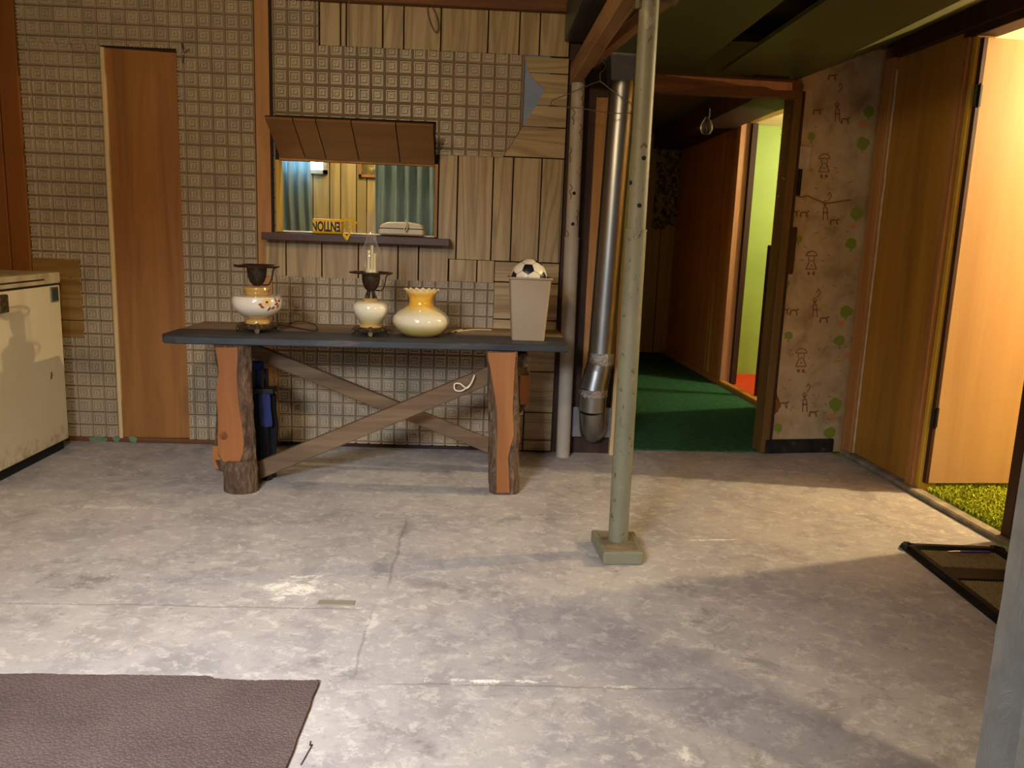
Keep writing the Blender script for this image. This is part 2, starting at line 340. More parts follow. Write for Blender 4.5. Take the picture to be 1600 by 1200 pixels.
def opal(name, z0, zbands):
    """cream glass fading to amber bands; bands are fixed to the glass"""
    g = G(name, .13, 0, .6); tc = g.n('ShaderNodeTexCoord'); sx = g.n('ShaderNodeSeparateXYZ'); g.l(tc.outputs['Object'], sx.inputs[0])
    mr = g.n('ShaderNodeMapRange'); g.l(sx.outputs[2], mr.inputs[0]); mr.inputs[1].default_value = zbands[0][0]; mr.inputs[2].default_value = zbands[-1][0]
    lo, hi = zbands[0][0], zbands[-1][0]
    g.col(g.ramp(mr.outputs[0], [((z - lo) / (hi - lo), lin(c)) for z, c in zbands]))
    g.b.inputs['Coat Weight'].default_value = .5; g.b.inputs['Coat Roughness'].default_value = .05
    return g.m
M['amber'] = G('amber_glazed_glass', .15, 0, .6).col(lin('#b58f52')).m
M['binplastic'] = spotty('taupe_bin_plastic', [(.3, '#94846c'), (.7, '#9e8e76')], 3, .45, bump=.02)
M['ballwhite'] = spotty('white_ball_leather', [(.3, '#d8ccb0'), (.7, '#e6dcc4')], 10, .35, bump=.1)
M['ballblack'] = plain('black_ball_leather', '#17161a', .35)
M['curtain'] = None
def cloth(name, a, b, trans=.0):
    g = G(name, .9, 0, .15); v = g.coords((1, 1, .2)); f = g.noise(v, 20, 4); c = g.ramp(f, [(.3, lin(a)), (.7, lin(b))]); g.col(c); g.bump(g.noise(g.coords(), 300, 2), .2, .001)
    if trans:
        tr = g.n('ShaderNodeBsdfTranslucent'); g.l(c, tr.inputs['Color']); mx = g.n('ShaderNodeMixShader'); mx.inputs[0].default_value = trans
        g.l(g.b.outputs[0], mx.inputs[1]); g.l(tr.outputs[0], mx.inputs[2]); g.l(mx.outputs[0], g.t.nodes['Material Output'].inputs[0])
    return g.m
M['curtain'] = cloth('teal_curtain_cloth', '#8fa2a2', '#a4b5b4', .5)
M['blue'] = cloth('navy_blue_cloth', '#232950', '#2f3768')
M['blackcloth'] = cloth('black_cloth', '#14151a', '#1e2026')
M['cable'] = plain('brown_lamp_cord', '#2e2016', .5)
M['whitecord'] = plain('white_cord', '#cfc6b0', .6)
M['creamcord'] = plain('cream_cord', '#c2ae84', .6)
M['wire'] = plain('dull_steel_wire', '#857a66', .35, .9)
M['string'] = plain('grey_string', '#6b5a48', .8)
M['caulk'] = spotty('white_caulk', [(.3, '#a89880'), (.7, '#c9bba2')], 20, .8)
M['yellow'] = plain('yellow_tape', '#e6b514', .45)
M['ink'] = plain('black_ink', '#15110a', .6)
M['beige'] = plain('beige_plastic', '#c9ba90', .35)
M['counter'] = plain('white_countertop', '#d5cbb4', .35)
M['window'] = G('bright_daylight_pane', .3).m
_w = M['window'].node_tree.nodes['Principled BSDF']; _w.inputs['Emission Color'].default_value = (.42, .66, 1, 1); _w.inputs['Emission Strength'].default_value = 40.0
M['whitewood'] = plain('white_frame_paint', '#b9b4a6', .5)
def rugm():
    g = G('dark_brown_rug_weave', .95, 0, .1); v = g.coords(rnd=False, rot=(0, 0, .35)); vo = g.n('ShaderNodeTexVoronoi'); g.l(v, vo.inputs['Vector']); vo.inputs['Scale'].default_value = 130
    f = g.noise(g.coords(rnd=False), 3, 5); c = g.ramp(f, [(.3, lin('#4a3f3d')), (.7, lin('#5d504c'))])
    r = g.ramp(vo.outputs['Distance'], [(.1, (.5, .5, .5)), (.45, (0, 0, 0))]); g.col(g.mix(r, c, lin('#7a6450'))); g.bump(vo.outputs['Distance'], .8, .003); return g.m
M['rug'] = rugm()
def greywall():
    g = G('chipped_blue_grey_paint', .38, 0, .5); v = g.coords(rnd=False); f = g.noise(v, 9, 6, .6, .6)
    g.col(g.ramp(f, [(.3, lin('#7f8890')), (.7, lin('#949da6'))])); vo = g.noise(g.coords((3, 3, 1), rnd=False), 7, 8, .7, 1.5); g.bump(vo, .55, .02); return g.m
M['grey'] = greywall()
M['paper'] = spotty('aged_wallpaper', [(.3, '#8a7552'), (.45, '#ab9570'), (.7, '#bda884')], 7, .6, bump=.12, detail=9)
M['pgreen'] = plain('print_green', '#7d8a30', .7); M['porange'] = plain('print_orange', '#c98350', .7)
M['pbrown'] = plain('print_brown', '#7a5634', .7); M['pyellow'] = plain('print_yellow', '#b8953c', .7)
M['stain'] = spotty('brown_torn_patch', [(.3, '#5a2e14'), (.7, '#8a5a28')], 30, .9)
M['floral'] = spotty('cream_floral_cloth', [(.44, '#9a9168'), (.50, '#8f8660'), (.56, '#4a4428')], 16, .9, bump=.1, dist=1.2)
M['hallplank'] = wood('dim_panel_print', '#a08c48', '#b5a058', '#bfaa62', 'Z', .8, .45, .05, rings=False)
M['penp'] = plain('purple_pen_plastic', '#3b2f7a', .2); M['chrome'] = plain('chrome', '#c8c8cc', .12, 1)
M['badge'] = plain('dark_green_badge', '#2a3a34', .3); M['badgerim'] = plain('silver_badge_rim', '#a8a690', .3, .8)
M['peel'] = spotty('pale_green_peeling_paint', [(.3, '#56684e'), (.7, '#6f8264')], 14, .8)
M['petal'] = plain('painted_petal_cream', '#e0b878', .25); M['flowerc'] = plain('painted_flower_centre', '#5c2c12', .25); M['rustleaf'] = plain('painted_rust_leaf', '#8a4420', .25)

# ================================================================== THE SETTING
WY = 4.614                                    # face of the back wall
obj('floor', box(NB(), (-3.0, -2.2, -.12), (RX(3) + .05, 4.72, 0)), M['floor'], kind='structure')
# -- back wall
wb = empty('wall_back', (0, WY + .1, 0), kind='structure')
ox0, ox1, oz0, oz1 = -1.116, -.273, 1.217, 1.60
WR = .431
bm = NB()
for a, b in (((-3, 0), (ox0, 2.5)), ((ox1, 0), (WR, 2.5)), ((ox0, 0), (ox1, oz0)), ((ox0, oz1), (ox1, 2.5))):
    box(bm, (a[0], WY + .022, a[1]), (b[0], WY + .06, b[1]))
obj('backing_board', bm, M['groove'], wb)
obj('drywall', box(NB(), (onY(814, 150, WY).x, WY + .014, onY(830, 205, WY).z), (onY(858, 150, WY).x, WY + .023, onY(830, 86, WY).z)), M['drywall'], wb)
def wx(x, y): return onY(x, y, WY).x
def wz(x, y): return onY(x, y, WY).z
# embossed sheets
P, Q = .0735, .0745
def tile_bm():
    bm = NB(); lv = [(.482, 0), (.472, .003), (.378, .0165), (.318, .0165), (.268, .0055), (.210, .0055), (.160, .0150), (.088, .0150), (.062, .0060)]
    rs = []
    for s, d in lv: rs.append([bm.verts.new((sx * s * P, -d, sz * s * Q)) for sx, sz in ((-1, -1), (1, -1), (1, 1), (-1, 1))])
    for A, B in zip(rs, rs[1:]):
        for k in range(4): bm.faces.new((A[k], A[(k+1) % 4], B[(k+1) % 4], B[k]))
    bm.faces.new(rs[-1]); bm.faces.new(list(reversed(rs[0]))); return bm
tb = tile_bm(); bmesh.ops.recalc_face_normals(tb, faces=tb.faces); tile_me = bpy.data.meshes.new('embossed_tile'); tb.to_mesh(tile_me); tile_me.materials.append(M['tile'])
budget = [300]
def sheet(rects, singles, diag=None, ox=0, oz=0):
    """rects of one sheet in wall coordinates; tiles cut at its edges"""
    bm = NB()
    for x0, x1, z0, z1 in rects: box(bm, (x0, WY + .006, z0), (x1, WY + .022, z1))
    if diag:
        p, q = Vector(diag[0]), Vector(diag[1]); nrm = -Vector((-(q - p).z, 0, (q - p).x)).normalized(); nrm = nrm if nrm.x < 0 else -nrm
        bmesh.ops.bisect_plane(bm, geom=bm.verts[:] + bm.edges[:] + bm.faces[:], plane_co=(p.x, 0, p.z), plane_no=nrm, clear_outer=False, clear_inner=True)
        bmesh.ops.holes_fill(bm, edges=bm.edges)
    s = obj('embossed_sheet', bm, M['sheet'], wb)
    rest = NB()
    for x0, x1, z0, z1 in rects:
        i0, i1 = math.floor((x0 - ox) / P), math.ceil((x1 - ox) / P); j0, j1 = math.floor((z0 - oz) / Q), math.ceil((z1 - oz) / Q)
        for j in range(j1 - 1, j0 - 1, -1):
            for i in range(i0, i1):
                cx, cz = ox + (i + .5) * P, oz + (j + .5) * Q
                cutd = False
                if diag:
                    dd = [(Vector((cx + sx * P / 2, 0, cz + sz * Q / 2)) - Vector((p.x, 0, p.z))).dot(nrm) for sx in (-1, 1) for sz in (-1, 1)]
                    if max(dd) < 0: continue
                    cutd = min(dd) < 0
                full = cx - P / 2 > x0 - .004 and cx + P / 2 < x1 + .004 and cz - Q / 2 > z0 - .004 and cz + Q / 2 < z1 + .004 and not cutd
                if full and singles and budget[0] > 0:
                    o = bpy.data.objects.new('embossed_tile', tile_me); COL.objects.link(o); o.parent = s
                    o.location = Vector((cx, WY + .006, cz)) - wloc(s); budget[0] -= 1
                    continue
                t = tile_bm(); bmesh.ops.translate(t, verts=t.verts, vec=(cx, WY + .006, cz))
                if not full:
                    for co, no in (((x0, 0, 0), (-1, 0, 0)), ((x1, 0, 0), (1, 0, 0)), ((0, 0, z0), (0, 0, -1)), ((0, 0, z1), (0, 0, 1))) + ((((p.x, 0, p.z), tuple(-nrm)),) if cutd else ()):
                        bmesh.ops.bisect_plane(t, geom=t.verts[:] + t.edges[:] + t.faces[:], plane_co=co, plane_no=no, clear_outer=True)
                tm = bpy.data.meshes.new('t'); t.to_mesh(tm); t.free(); rest.from_mesh(tm); bpy.data.meshes.remove(tm)
    if len(rest.verts): obj('embossed_tile', rest, M['tile'], s, kind='stuff')
    else: rest.free()
TOPZ = 2.412
xsC = [wx(426, 100), wx(500, 60), wx(681, 215), wx(817, 150)]
dg = (onY(817, 196, WY), onY(786, 245, WY))
zc0, zc1 = wz(600, 187), wz(600, 76)
sheet([(xsC[0], wx(498, 40), zc1, TOPZ), (xsC[0], xsC[2], zc0, zc1)], True, None, xsC[0] + .006, 1.80 - .03)
sheet([(xsC[2], xsC[3], wz(740, 244), zc1)], True, dg, xsC[0] + .006, 1.80 - .03)
pl0, pl1, plz = -2.026, -1.65, 2.137
sheet([(-1.644, -1.243, .02, TOPZ), (-2.46, -1.644, plz + .008, TOPZ)], True, None, -1.243, .02)
sheet([(-2.46, pl0 - .008, .02, plz + .008)], False, None, -2.04, .02)
zD = wz(600, 436)
sheet([(xsC[0], ox0 - .02, 1.213, zc0)], False, None, xsC[0] + .006, 1.80 - .03)
sheet([(wx(429, 600), wx(771, 470), .03, zD)], False, None, wx(429, 600) + .02, zD + .03)
# plywood and studs
obj('plywood_board', prism(NB(), [(pl0, WY + .006, .02), (pl1 + .01, WY + .006, .03), (pl1, WY + .006, plz - .01), (pl0, WY + .006, plz)], (0, .018, 0), .002), M['ply'], wb)
obj('edge_batten', box(NB(), (pl0 - .012, WY - .012, .02), (pl0 + .008, WY + .02, plz - .0), .003), M['paleedge'], wb)
obj('stud', box(NB(), (-1.240, WY + .004, 0), (-1.165, WY + .05, TOPZ), .003), M['stud'], wb)
obj('stud', box(NB(), (-1.240, WY - .004, 0), (-1.135, WY + .02, .46), .003), M['stud'], wb)
obj('cupboard_panel', box(NB(), (-2.98, WY - .03, .95), (-2.565, WY + .022, TOPZ), .003), M['cupboard'], wb)
obj('cupboard_stile', box(NB(), (-2.56, WY - .025, .95), (-2.462, WY + .022, TOPZ), .003), M['cupboard'], wb)
xa, xb = -2.46, wx(129, 460)
zs = [wz(100, 404), wz(100, 433), wz(100, 500), wz(100, 527)]
for i in range(3): obj('oak_plank', box(NB(), (xa, WY - .012, zs[i+1] + .003), (xb, WY + .008, zs[i] - .001), .002), M['oak'], wb)
# planks: vertical above
def vplank(x0, x1, z0, z1, m='plankv', y=0.0): return obj('plank', box(NB(), (x0 + .0035, WY + y + .002, z0), (x1 - .0035, WY + .021, z1), .0025), M[m], wb)
def hplank(x0, x1, z0, z1): return obj('plank', box(NB(), (x0, WY + .002, z0 + .003), (x1, WY + .021, z1 - .003), .0025), M['plankh'], wb)
ed = [wx(499, 40), wx(532, 40), wx(541, 40), wx(598, 40), wx(631, 45), wx(689, 45), wx(763, 45), wx(812, 50), wx(844, 50), WR]
for a, b in zip(ed, ed[1:]): vplank(a, b, zc1 + .002, TOPZ)
# horizontal boards right of the embossed sheet, torn edge
zh = [zc1 - .004, wz(860, 115), wz(850, 165), wz(850, 199), wz(850, 247)]
lx = {0: [(818, 91), (827, 113)], 1: [(827, 114), (852, 140), (838, 163)], 2: [(838, 165), (817, 197)], 3: [(816, 199), (787, 245)]}
for i in range(4):
    pts = [onY(x, y, WY + .002) for x, y in lx[i]]
    pts[0].z = zh[i] - .003; pts[-1].z = zh[i+1] + .003
    if i == 1: pts.insert(1, onY(838, 128, WY + .002))
    poly = pts + [Vector((WR, WY + .002, zh[i+1] + .003)), Vector((WR, WY + .002, zh[i] - .003))]
    obj('plank', prism(NB(), poly, (0, .018, 0)), M['plankh'], wb)
zv0 = wz(800, 409)
ed = [wx(685, 300), wx(714, 330), wx(769, 330), wx(800, 330), wx(844, 330), wx(877, 330), WR]
for a, b in zip(ed, ed[1:]): vplank(a, b, zv0 + .003, zh[4] - .003)
zu = wz(600, 438)
ed = [wx(415, 400), wx(447, 400), wx(503, 400), wx(560, 400), wx(622, 400), wx(654, 400), wx(701, 400)]
for a, b in zip(ed, ed[1:]): vplank(a, b, zu, 1.172, y=-.006)
x5 = [wx(701, 425), wx(745, 425), wx(773, 425)]
for a, b in zip(x5, x5[1:]): vplank(a, b, zD, zv0 + .001)
zr = [zv0, wz(820, 442), wz(820, 500), wz(820, 533), wz(840, 581), wz(840, 645), wz(840, 688), .01]
for i in range(len(zr) - 1):
    hplank(x5[2] if i < 4 else wx(820, 640), WR, zr[i+1], zr[i])
for i, (za, zb2) in enumerate(((wz(815, 581), wz(815, 650)), (wz(815, 650), wz(815, 694)), (wz(815, 694), .01))): hplank(wx(773, 640), wx(818, 640), zb2, za)
obj('sole_plate', box(NB(), (-2.45, WY - .012, 0), (-1.14, WY + .02, .028), .004), M['beamx'], wb)
for x0, x1 in ((138, 168), (175, 188), (200, 215)): obj('paint_flake', pxprism(NB(), [(x0, 684), ((x0+x1)/2, 681), (x1, 685), (x1 - 3, 692), (x0 + 4, 690)], WY - .016, .004), M['peel'], wb)
# jambs of the serving opening
obj('opening_jamb', box(NB(), (ox0 - .02, WY - .004, oz0), (ox0, WY + .065, oz1)), M['yellowwood'], wb)
obj('opening_jamb', box(NB(), (ox1, WY - .004, oz0), (ox1 + .016, WY + .065, oz1 + .01)), M['stud'], wb)
obj('opening_head', box(NB(), (ox0, WY + .0, oz1), (ox1, WY + .065, oz1 + .02)), M['stud'], wb)
obj('trim_1', box(NB(), (-3.0, WY - .05, TOPZ), (WR + .02, WY + .12, 2.5), .004), M['beamx'], kind='structure')
obj('ceiling', box(NB(), (-3.0, -.6, 2.5), (.50, WY + .1, 2.56)), M['ceil'], kind='structure')
obj('wall_left', box(NB(), (-3.1, -2.2, 0), (-3.0, WY + .1, 2.56)), M['cupboard'], kind='structure')
obj('wall_side', box(NB(), (WR + .0, WY + .03, 0), (.80, WY + .13, 2.35)), M['darkwood'], kind='structure')
# -- right wall (slightly skewed), doorway, near piece
wr = empty('wall_right', (RX(4), 4, 0), kind='structure')
obj('plasterboard', wallbox(NB(), .42, 3.30, 0, 2.50, .012, .10), M['paper'], wr)
obj('plasterboard', wallbox(NB(), 4.10, 4.93, 0, 2.50, .012, .10), M['paper'], wr)
obj('plasterboard', wallbox(NB(), 3.29, 4.11, 2.27, 2.50, .012, .10), M['paper'], wr)
obj('plasterboard', wallbox(NB(), 4.93, 6.12, 0, 2.42, .012, .10), M['hallply'], wr)
obj('plasterboard', wallbox(NB(), 6.10, 7.12, 2.25, 2.42, .012, .10), M['hallply'], wr)
obj('plasterboard', wallbox(NB(), 7.10, 9.1, 0, 2.42, .012, .10), M['hallply'], wr)
obj('plywood_board', wallbox(NB(), 4.125, 4.70, .03, 2.29, -.006, .012, .002), M['ply2'], wr)
obj('plywood_board', wallbox(NB(), .42, 3.29, .03, 2.29, -.006, .012, .002), M['ply2'], wr)
obj('top_board', wallbox(NB(), .8, 4.80, 2.292, 2.40, -.03, .012, .003), M['darkwood'], wr)
obj('corner_stud', wallbox(NB(), 4.705, 4.82, .0, 2.36, -.03, .012, .004), M['stud'], wr)
obj('door_stud', wallbox(NB(), 4.055, 4.12, .0, 2.26, -.02, .10, .003), M['stud'], wr)
obj('door_stop', wallbox(NB(), 4.02, 4.052, .0, 2.26, .0, .09, .003), M['yellowwood'], wr)
obj('door_stud', wallbox(NB(), 3.29, 3.35, .0, 2.27, -.02, .10, .003), M['darkwood'], wr)
obj('door_head_or_light_block', wallbox(NB(), 3.30, 4.11, 2.255, 2.30, -.012, .10, .003), M['darkwood'], wr)
obj('door_head_or_light_block', wallbox(NB(), -.95, .419, 2.04, 2.50, .0, .10), M['darkwood'], wr)  # unseen header, added to block upward light from the near right lamp
obj('kerb', wallbox(NB(), .42, 4.78, 0, .028, -.055, .012, .008), M['concrete'], wr)
pts = []
for i in range(46):
    z = .03 + 2.2 * i / 45; Y = 4.700 + .008 * noise.noise(Vector((0, 0, z * 9))); pts.append((RX(Y) - .008, Y, z))
obj('caulk_bead', tube(NB(), pts, [.006 + .004 * noise.noise(Vector((3, 1, i * .7))) for i in range(46)], 6), M['caulk'], wr)
# hall part of right wall: plywood, trims, green door stud
obj('plywood_board', wallbox(NB(), 7.62, 9.0, .04, 2.40, -.006, .012, .002), M['hallply'], wr)
for Y in (7.50, 7.58): obj('casing', wallbox(NB(), Y, Y + .055, .03, 2.35, -.02, .012, .004), M['hallply'], wr)
obj('plywood_board', wallbox(NB(), 7.17, 7.49, .04, 2.40, -.004, .012, .002), M['hallply'], wr)
obj('door_stud', wallbox(NB(), 7.06, 7.14, .02, 2.24, -.04, .05, .004), M['studpink'], wr)
obj('door_stop', wallbox(NB(), 7.03, 7.10, .02, 2.24, .05, .10, .003), M['darkwood'], wr)
obj('door_stud', wallbox(NB(), 6.05, 6.12, .02, 2.24, -.02, .10, .003), M['hallply'], wr)
obj('kerb', wallbox(NB(), 4.98, 9.0, 0, .045, -.045, .012, .006), M['hallply'], wr)
# -- hall
obj('floor', box(NB(), (.3, 4.72, -.12), (2.19, 9.2, -.002)), M['floor'], kind='structure')
bm = prism(NB(), [(.83, 4.73, 0), (1.70, 4.76, 0), (RX(4.95) - .06, 4.95, 0), (RX(8.96) - .06, 8.96, 0), (.83, 8.96, 0)], (0, 0, .008))
tag(obj('hall_carpet', bm, M['greencarpet']), 'dark green short carpet covering the hallway floor beyond the green post', 'carpet')
we = empty('wall_end', (1.5, 9.0, 0), kind='structure')
obj('plasterboard', box(NB(), (.7, 9.0, 0), (2.3, 9.1, 2.5)), M['darkwood'], we)
xe = [.8, 1.02, 1.24, 1.48, 1.72, 1.93, 2.15]
for a, b in zip(xe, xe[1:]): obj('plank', box(NB(), (a + .005, 8.985, .01), (b - .005, 9.0, 2.4), .003), M['hallplank'], we)
ws = empty('wall_stub', (2.0, 4.8, 0), kind='structure')
A, B = Vector((1.74, 4.752, 0)), Vector((2.262, 4.840, 0)); D = (B - A).normalized(); N = Vector((D.y, -D.x, 0))
def stub(bm, u0, u1, z0, z1, d0, d1, bev=0):
    p = [A + D * u0 + N * d0, A + D * u1 + N * d0, A + D * u1 + N * d1, A + D * u0 + N * d1]
    for q in p: q.z = z0
    return prism(bm, p, (0, 0, z1 - z0), bev)
obj('wallpaper_face', stub(NB(), .0, .535, 0, 2.42, 0, -.10), M['paper'], ws)
obj('baseboard_block', stub(NB(), .0, .46, 0, .085, .018, 0, .005), spotty('sooty_base', [(.4, '#14100c'), (.6, '#2c261c'), (.72, '#5d5a44')], 14, .8), ws)
obj('casing', stub(NB(), -.022, .028, 0, 2.14, .014, -.10, .004), M['jamb'], ws)
obj('casing', stub(NB(), .03, .048, .0, 2.1, .008, 0, .003), M['darkwood'], ws)
def sp(x, y, d=.0012):
    """point of the wallpaper face seen at x,y"""
    r = ray(x, y); o = Vector((0, 0, CH)); q = A + N * d; t = (q - o).dot(N) / r.dot(N); return o + r * t
def uz(x, y): p = sp(x, y, 0); return (p - A).dot(D), p.z
u, z = uz(1234, 392); obj('wood_block', stub(NB(), u - .03, u + .028, uz(1234, 428)[1], uz(1234, 355)[1], .014, 0, .003), M['darkwood'], ws)
u, z = uz(1249, 285); obj('dark_slot', stub(NB(), u - .014, u + .012, uz(1249, 306)[1], uz(1249, 264)[1], .002, 0), M['black'], ws)
obj('torn_strip', stub(NB(), u - .03, u + .05, uz(1249, 264)[1], uz(1249, 228)[1], .006, 0, .002), M['caulk'], ws)
def flat(bm, pxs, d=.0015): bm.faces.new([bm.verts.new(sp(x, y, d)) for x, y in pxs]); return bm
def blob(bm, cx, cy, rx, ry, n=11, jag=.18, d=.0015):
    return flat(bm, [(cx + rx * math.cos(2 * math.pi * k / n) * (1 + jag * random.uniform(-1, 1)), cy + ry * math.sin(2 * math.pi * k / n) * (1 + jag * random.uniform(-1, 1))) for k in range(n)], d)
def stroke(bm, pxs, wd=1.1, d=.0014):
    wd *= 1.45
    for (x0, y0), (x1, y1) in zip(pxs, pxs[1:]):
        L = math.hypot(x1 - x0, y1 - y0) or 1; nx, ny = -(y1 - y0) / L * wd / 2, (x1 - x0) / L * wd / 2
        flat(bm, [(x0 + nx, y0 + ny), (x1 + nx, y1 + ny), (x1 - nx, y1 - ny), (x0 - nx, y0 - ny)], d)
gb, ob, bb, yb = NB(), NB(), NB(), NB()
for x, y, r in ((1357, 175, 8), (1348, 224, 9), (1268, 213, 6), (1338, 333, 9), (1330, 380, 8), (1322, 486, 9), (1312, 532, 8), (1305, 632, 9), (1297, 676, 8), (1226, 444, 7), (1232, 524, 6), (1216, 668, 6), (1248, 374, 5)):
    blob(gb, x, y, r * 1.15, r * 1.1); stroke(gb, [(x, y + r), (x - 1, y + r + 5)], 1.5)
for x, y, r in ((1348, 195, 6), (1332, 354, 6), (1338, 406, 5), (1314, 505, 6), (1324, 556, 6), (1300, 650, 6)):
    blob(ob, x, y, r, r * .7)
for x, y in ((1242, 512), (1224, 658), (1308, 564), (1324, 416), (1288, 478), (1250, 362), (1228, 460)): blob(yb, x, y, 6, 2.6, 7, .4)
def girl(x, y, s):
    stroke(bb, [(x - 8*s, y - 13*s), (x - 5*s, y - 18*s), (x, y - 20*s), (x + 6*s, y - 18*s), (x + 8*s, y - 13*s)]); stroke(bb, [(x - 8*s, y - 13*s), (x + 8*s, y - 13*s)])
    stroke(bb, [(x - 4*s, y - 12*s), (x - 4*s, y - 6*s), (x + 4*s, y - 6*s), (x + 4*s, y - 12*s)], .9)
    stroke(bb, [(x - 3*s, y - 5*s), (x - 8*s, y + 6*s), (x + 7*s, y + 6*s), (x + 3*s, y - 5*s)], 1.2); blob(bb, x - 4*s, y + 12*s, 2.2*s, 3*s, 6); blob(bb, x + 3*s, y + 12*s, 2.4*s, 3*s, 6); blob(bb, x, y + 1, 1.5, 1.5, 6)
for x, y in ((1288, 262), (1268, 414), (1252, 566)): girl(x, y, 1.1)
def goat(x, y, s):
    stroke(bb, [(x - 5*s, y + 5*s), (x - 4*s, y - 2*s), (x + 4*s, y - 2*s), (x + 5*s, y + 5*s)], 1.8); stroke(bb, [(x + 4*s, y - 2*s), (x + 8*s, y - 4*s)], 1.5)
for x, y in ((1240, 333), (1256, 334), (1303, 346), (1225, 486), (1240, 487), (1287, 499), (1224, 632), (1270, 646), (1320, 188), (1276, 174), (1300, 120)): goat(x, y, 1.1)
for x, y in ((1289, 330), (1273, 482), (1257, 630), (1308, 176)):
    stroke(bb, [(x - 3, y + 14), (x - 2, y - 6), (x + 3, y - 6), (x + 4, y + 14)], 1.2); stroke(bb, [(x - 4, y + 2), (x + 5, y + 2)], 1.6); blob(bb, x, y - 10, 2.5, 3, 6); stroke(bb, [(x - 4, y - 12), (x, y - 17), (x + 4, y - 12)], 1)
for x, y in ((1296, 306), (1279, 457), (1263, 605), (1313, 136)): stroke(bb, [(x - 3, y), (x, y - 6), (x + 3, y), (x, y + 5), (x - 3, y + 8)], 1.0)
for i in range(170):
    x, y = random.uniform(1215, 1330), random.uniform(180, 670)
    if x > 1365 - (y - 100) * .09: continue
    stroke(yb if i % 2 else bb, [(x, y), (x + random.uniform(-7, 7), y + random.uniform(-4, 4))], .7)
for b_, m_, nme in ((gb, 'pgreen', 'tree_print'), (ob, 'porange', 'flower_print'), (bb, 'pbrown', 'figure_print'), (yb, 'pyellow', 'leaf_print')): obj(nme, b_, M[m_], ws, kind='stuff')
sb = NB(); blob(sb, 1212, 630, 6, 16, 14, .4, .0022); blob(sb, 1207, 605, 3, 10, 9, .5, .0022); obj('torn_patch', sb, M['stain'], ws)
sb = NB(); pts = [(1240, 304), (1250, 308), (1262, 306), (1275, 312), (1290, 318), (1305, 316), (1330, 312)]; stroke(sb, pts, 1.6, .002); obj('paper_tear', sb, M['pbrown'], ws)
# header beam over the hall opening and ceiling sheets
t2 = empty('trim_2', (1.2, 4.75, 2.1), kind='structure')
obj('beam', box(NB(), (.76, 4.70, 2.055), (1.74, 4.79, 2.15), .004), M['beamx'], t2)
obj('orange_strip', pxprism(NB(), [(1040, 117), (1140, 123), (1238, 129), (1238, 141), (1210, 140), (1195, 135), (1160, 133), (1130, 127), (1080, 122)], 4.693, .008), M['studpink'], t2)  # ragged orange strip along the top of the beam
cs = empty('ceiling_low', (1.2, 3, 2.17), kind='structure')
def csheet(prof, Y0, Y1, nm='ceiling_sheet', m='olive'):
    bm = NB(); P0 = [Vector((x, Y0, z)) for x, z in prof]; pts = P0 + [p + Vector((0, 0, .02)) for p in reversed(P0)]
    prism(bm, pts, (0, Y1 - Y0, 0)); return obj(nm, bm, M[m], cs)
csheet([(.60, 2.19), (1.13, 2.175)], .8, 4.70)
csheet([(1.28, 2.172), (1.74, 2.165)], .8, 4.70)
csheet([(1.743, 2.165), (2.46, 2.467)], .8, 4.80)
csheet([(1.743, 2.165), (2.30, 2.40)], 4.80, 4.93)
csheet([(.50, 2.47), (2.4, 2.47)], .8, 9.15, 'subfloor', 'darkwood')
obj('joist', box(NB(), (1.13, .8, 2.21), (1.15, 4.3, 2.40)), M['olive'], cs)
obj('ceiling_hall', box(NB(), (.76, 4.80, 2.36), (2.3, 9.1, 2.40)), M['olive'], kind='structure')
obj('trim_3', box(NB(), (1.78, 4.95, 2.20), (2.10, 8.95, 2.355), .005), M['darkwood'], kind='structure')
obj('wall_hall', box(NB(), (.72, 4.75, 0), (.80, 9.1, 2.38)), M['hallply'], kind='structure')
obj('trim_4', box(NB(), (.775, 4.60, 0.0), (.80, 4.74, 2.16), .003), M['paleedge'], kind='structure')
obj('trim_5', box(NB(), (.595, 4.632, .30), (.70, 4.645, 2.0), .002), M['stud'], kind='structure')
# -- green room behind the hall door
obj('wall_green', box(NB(), (2.15, 7.66, 0), (4.3, 7.74, 2.42)), M['lime'], kind='structure')
obj('wall_green_side', box(NB(), (4.2, 5.2, 0), (4.28, 7.66, 2.42)), M['lime'], kind='structure')
obj('floor_green_room', box(NB(), (2.23, 5.2, -.1), (4.3, 7.66, .012)), M['redcarpet'], kind='structure')
zg = onY(1185, 196, 7.66).z
obj('ceiling_green_room', box(NB(), (2.335, 5.2, zg), (4.3, 7.7, zg + .04)), M['cream'], kind='structure')
obj('wall_green_front', box(NB(), (2.36, 5.12, 0), (4.3, 5.2, 2.42)), M['lime'], kind='structure')
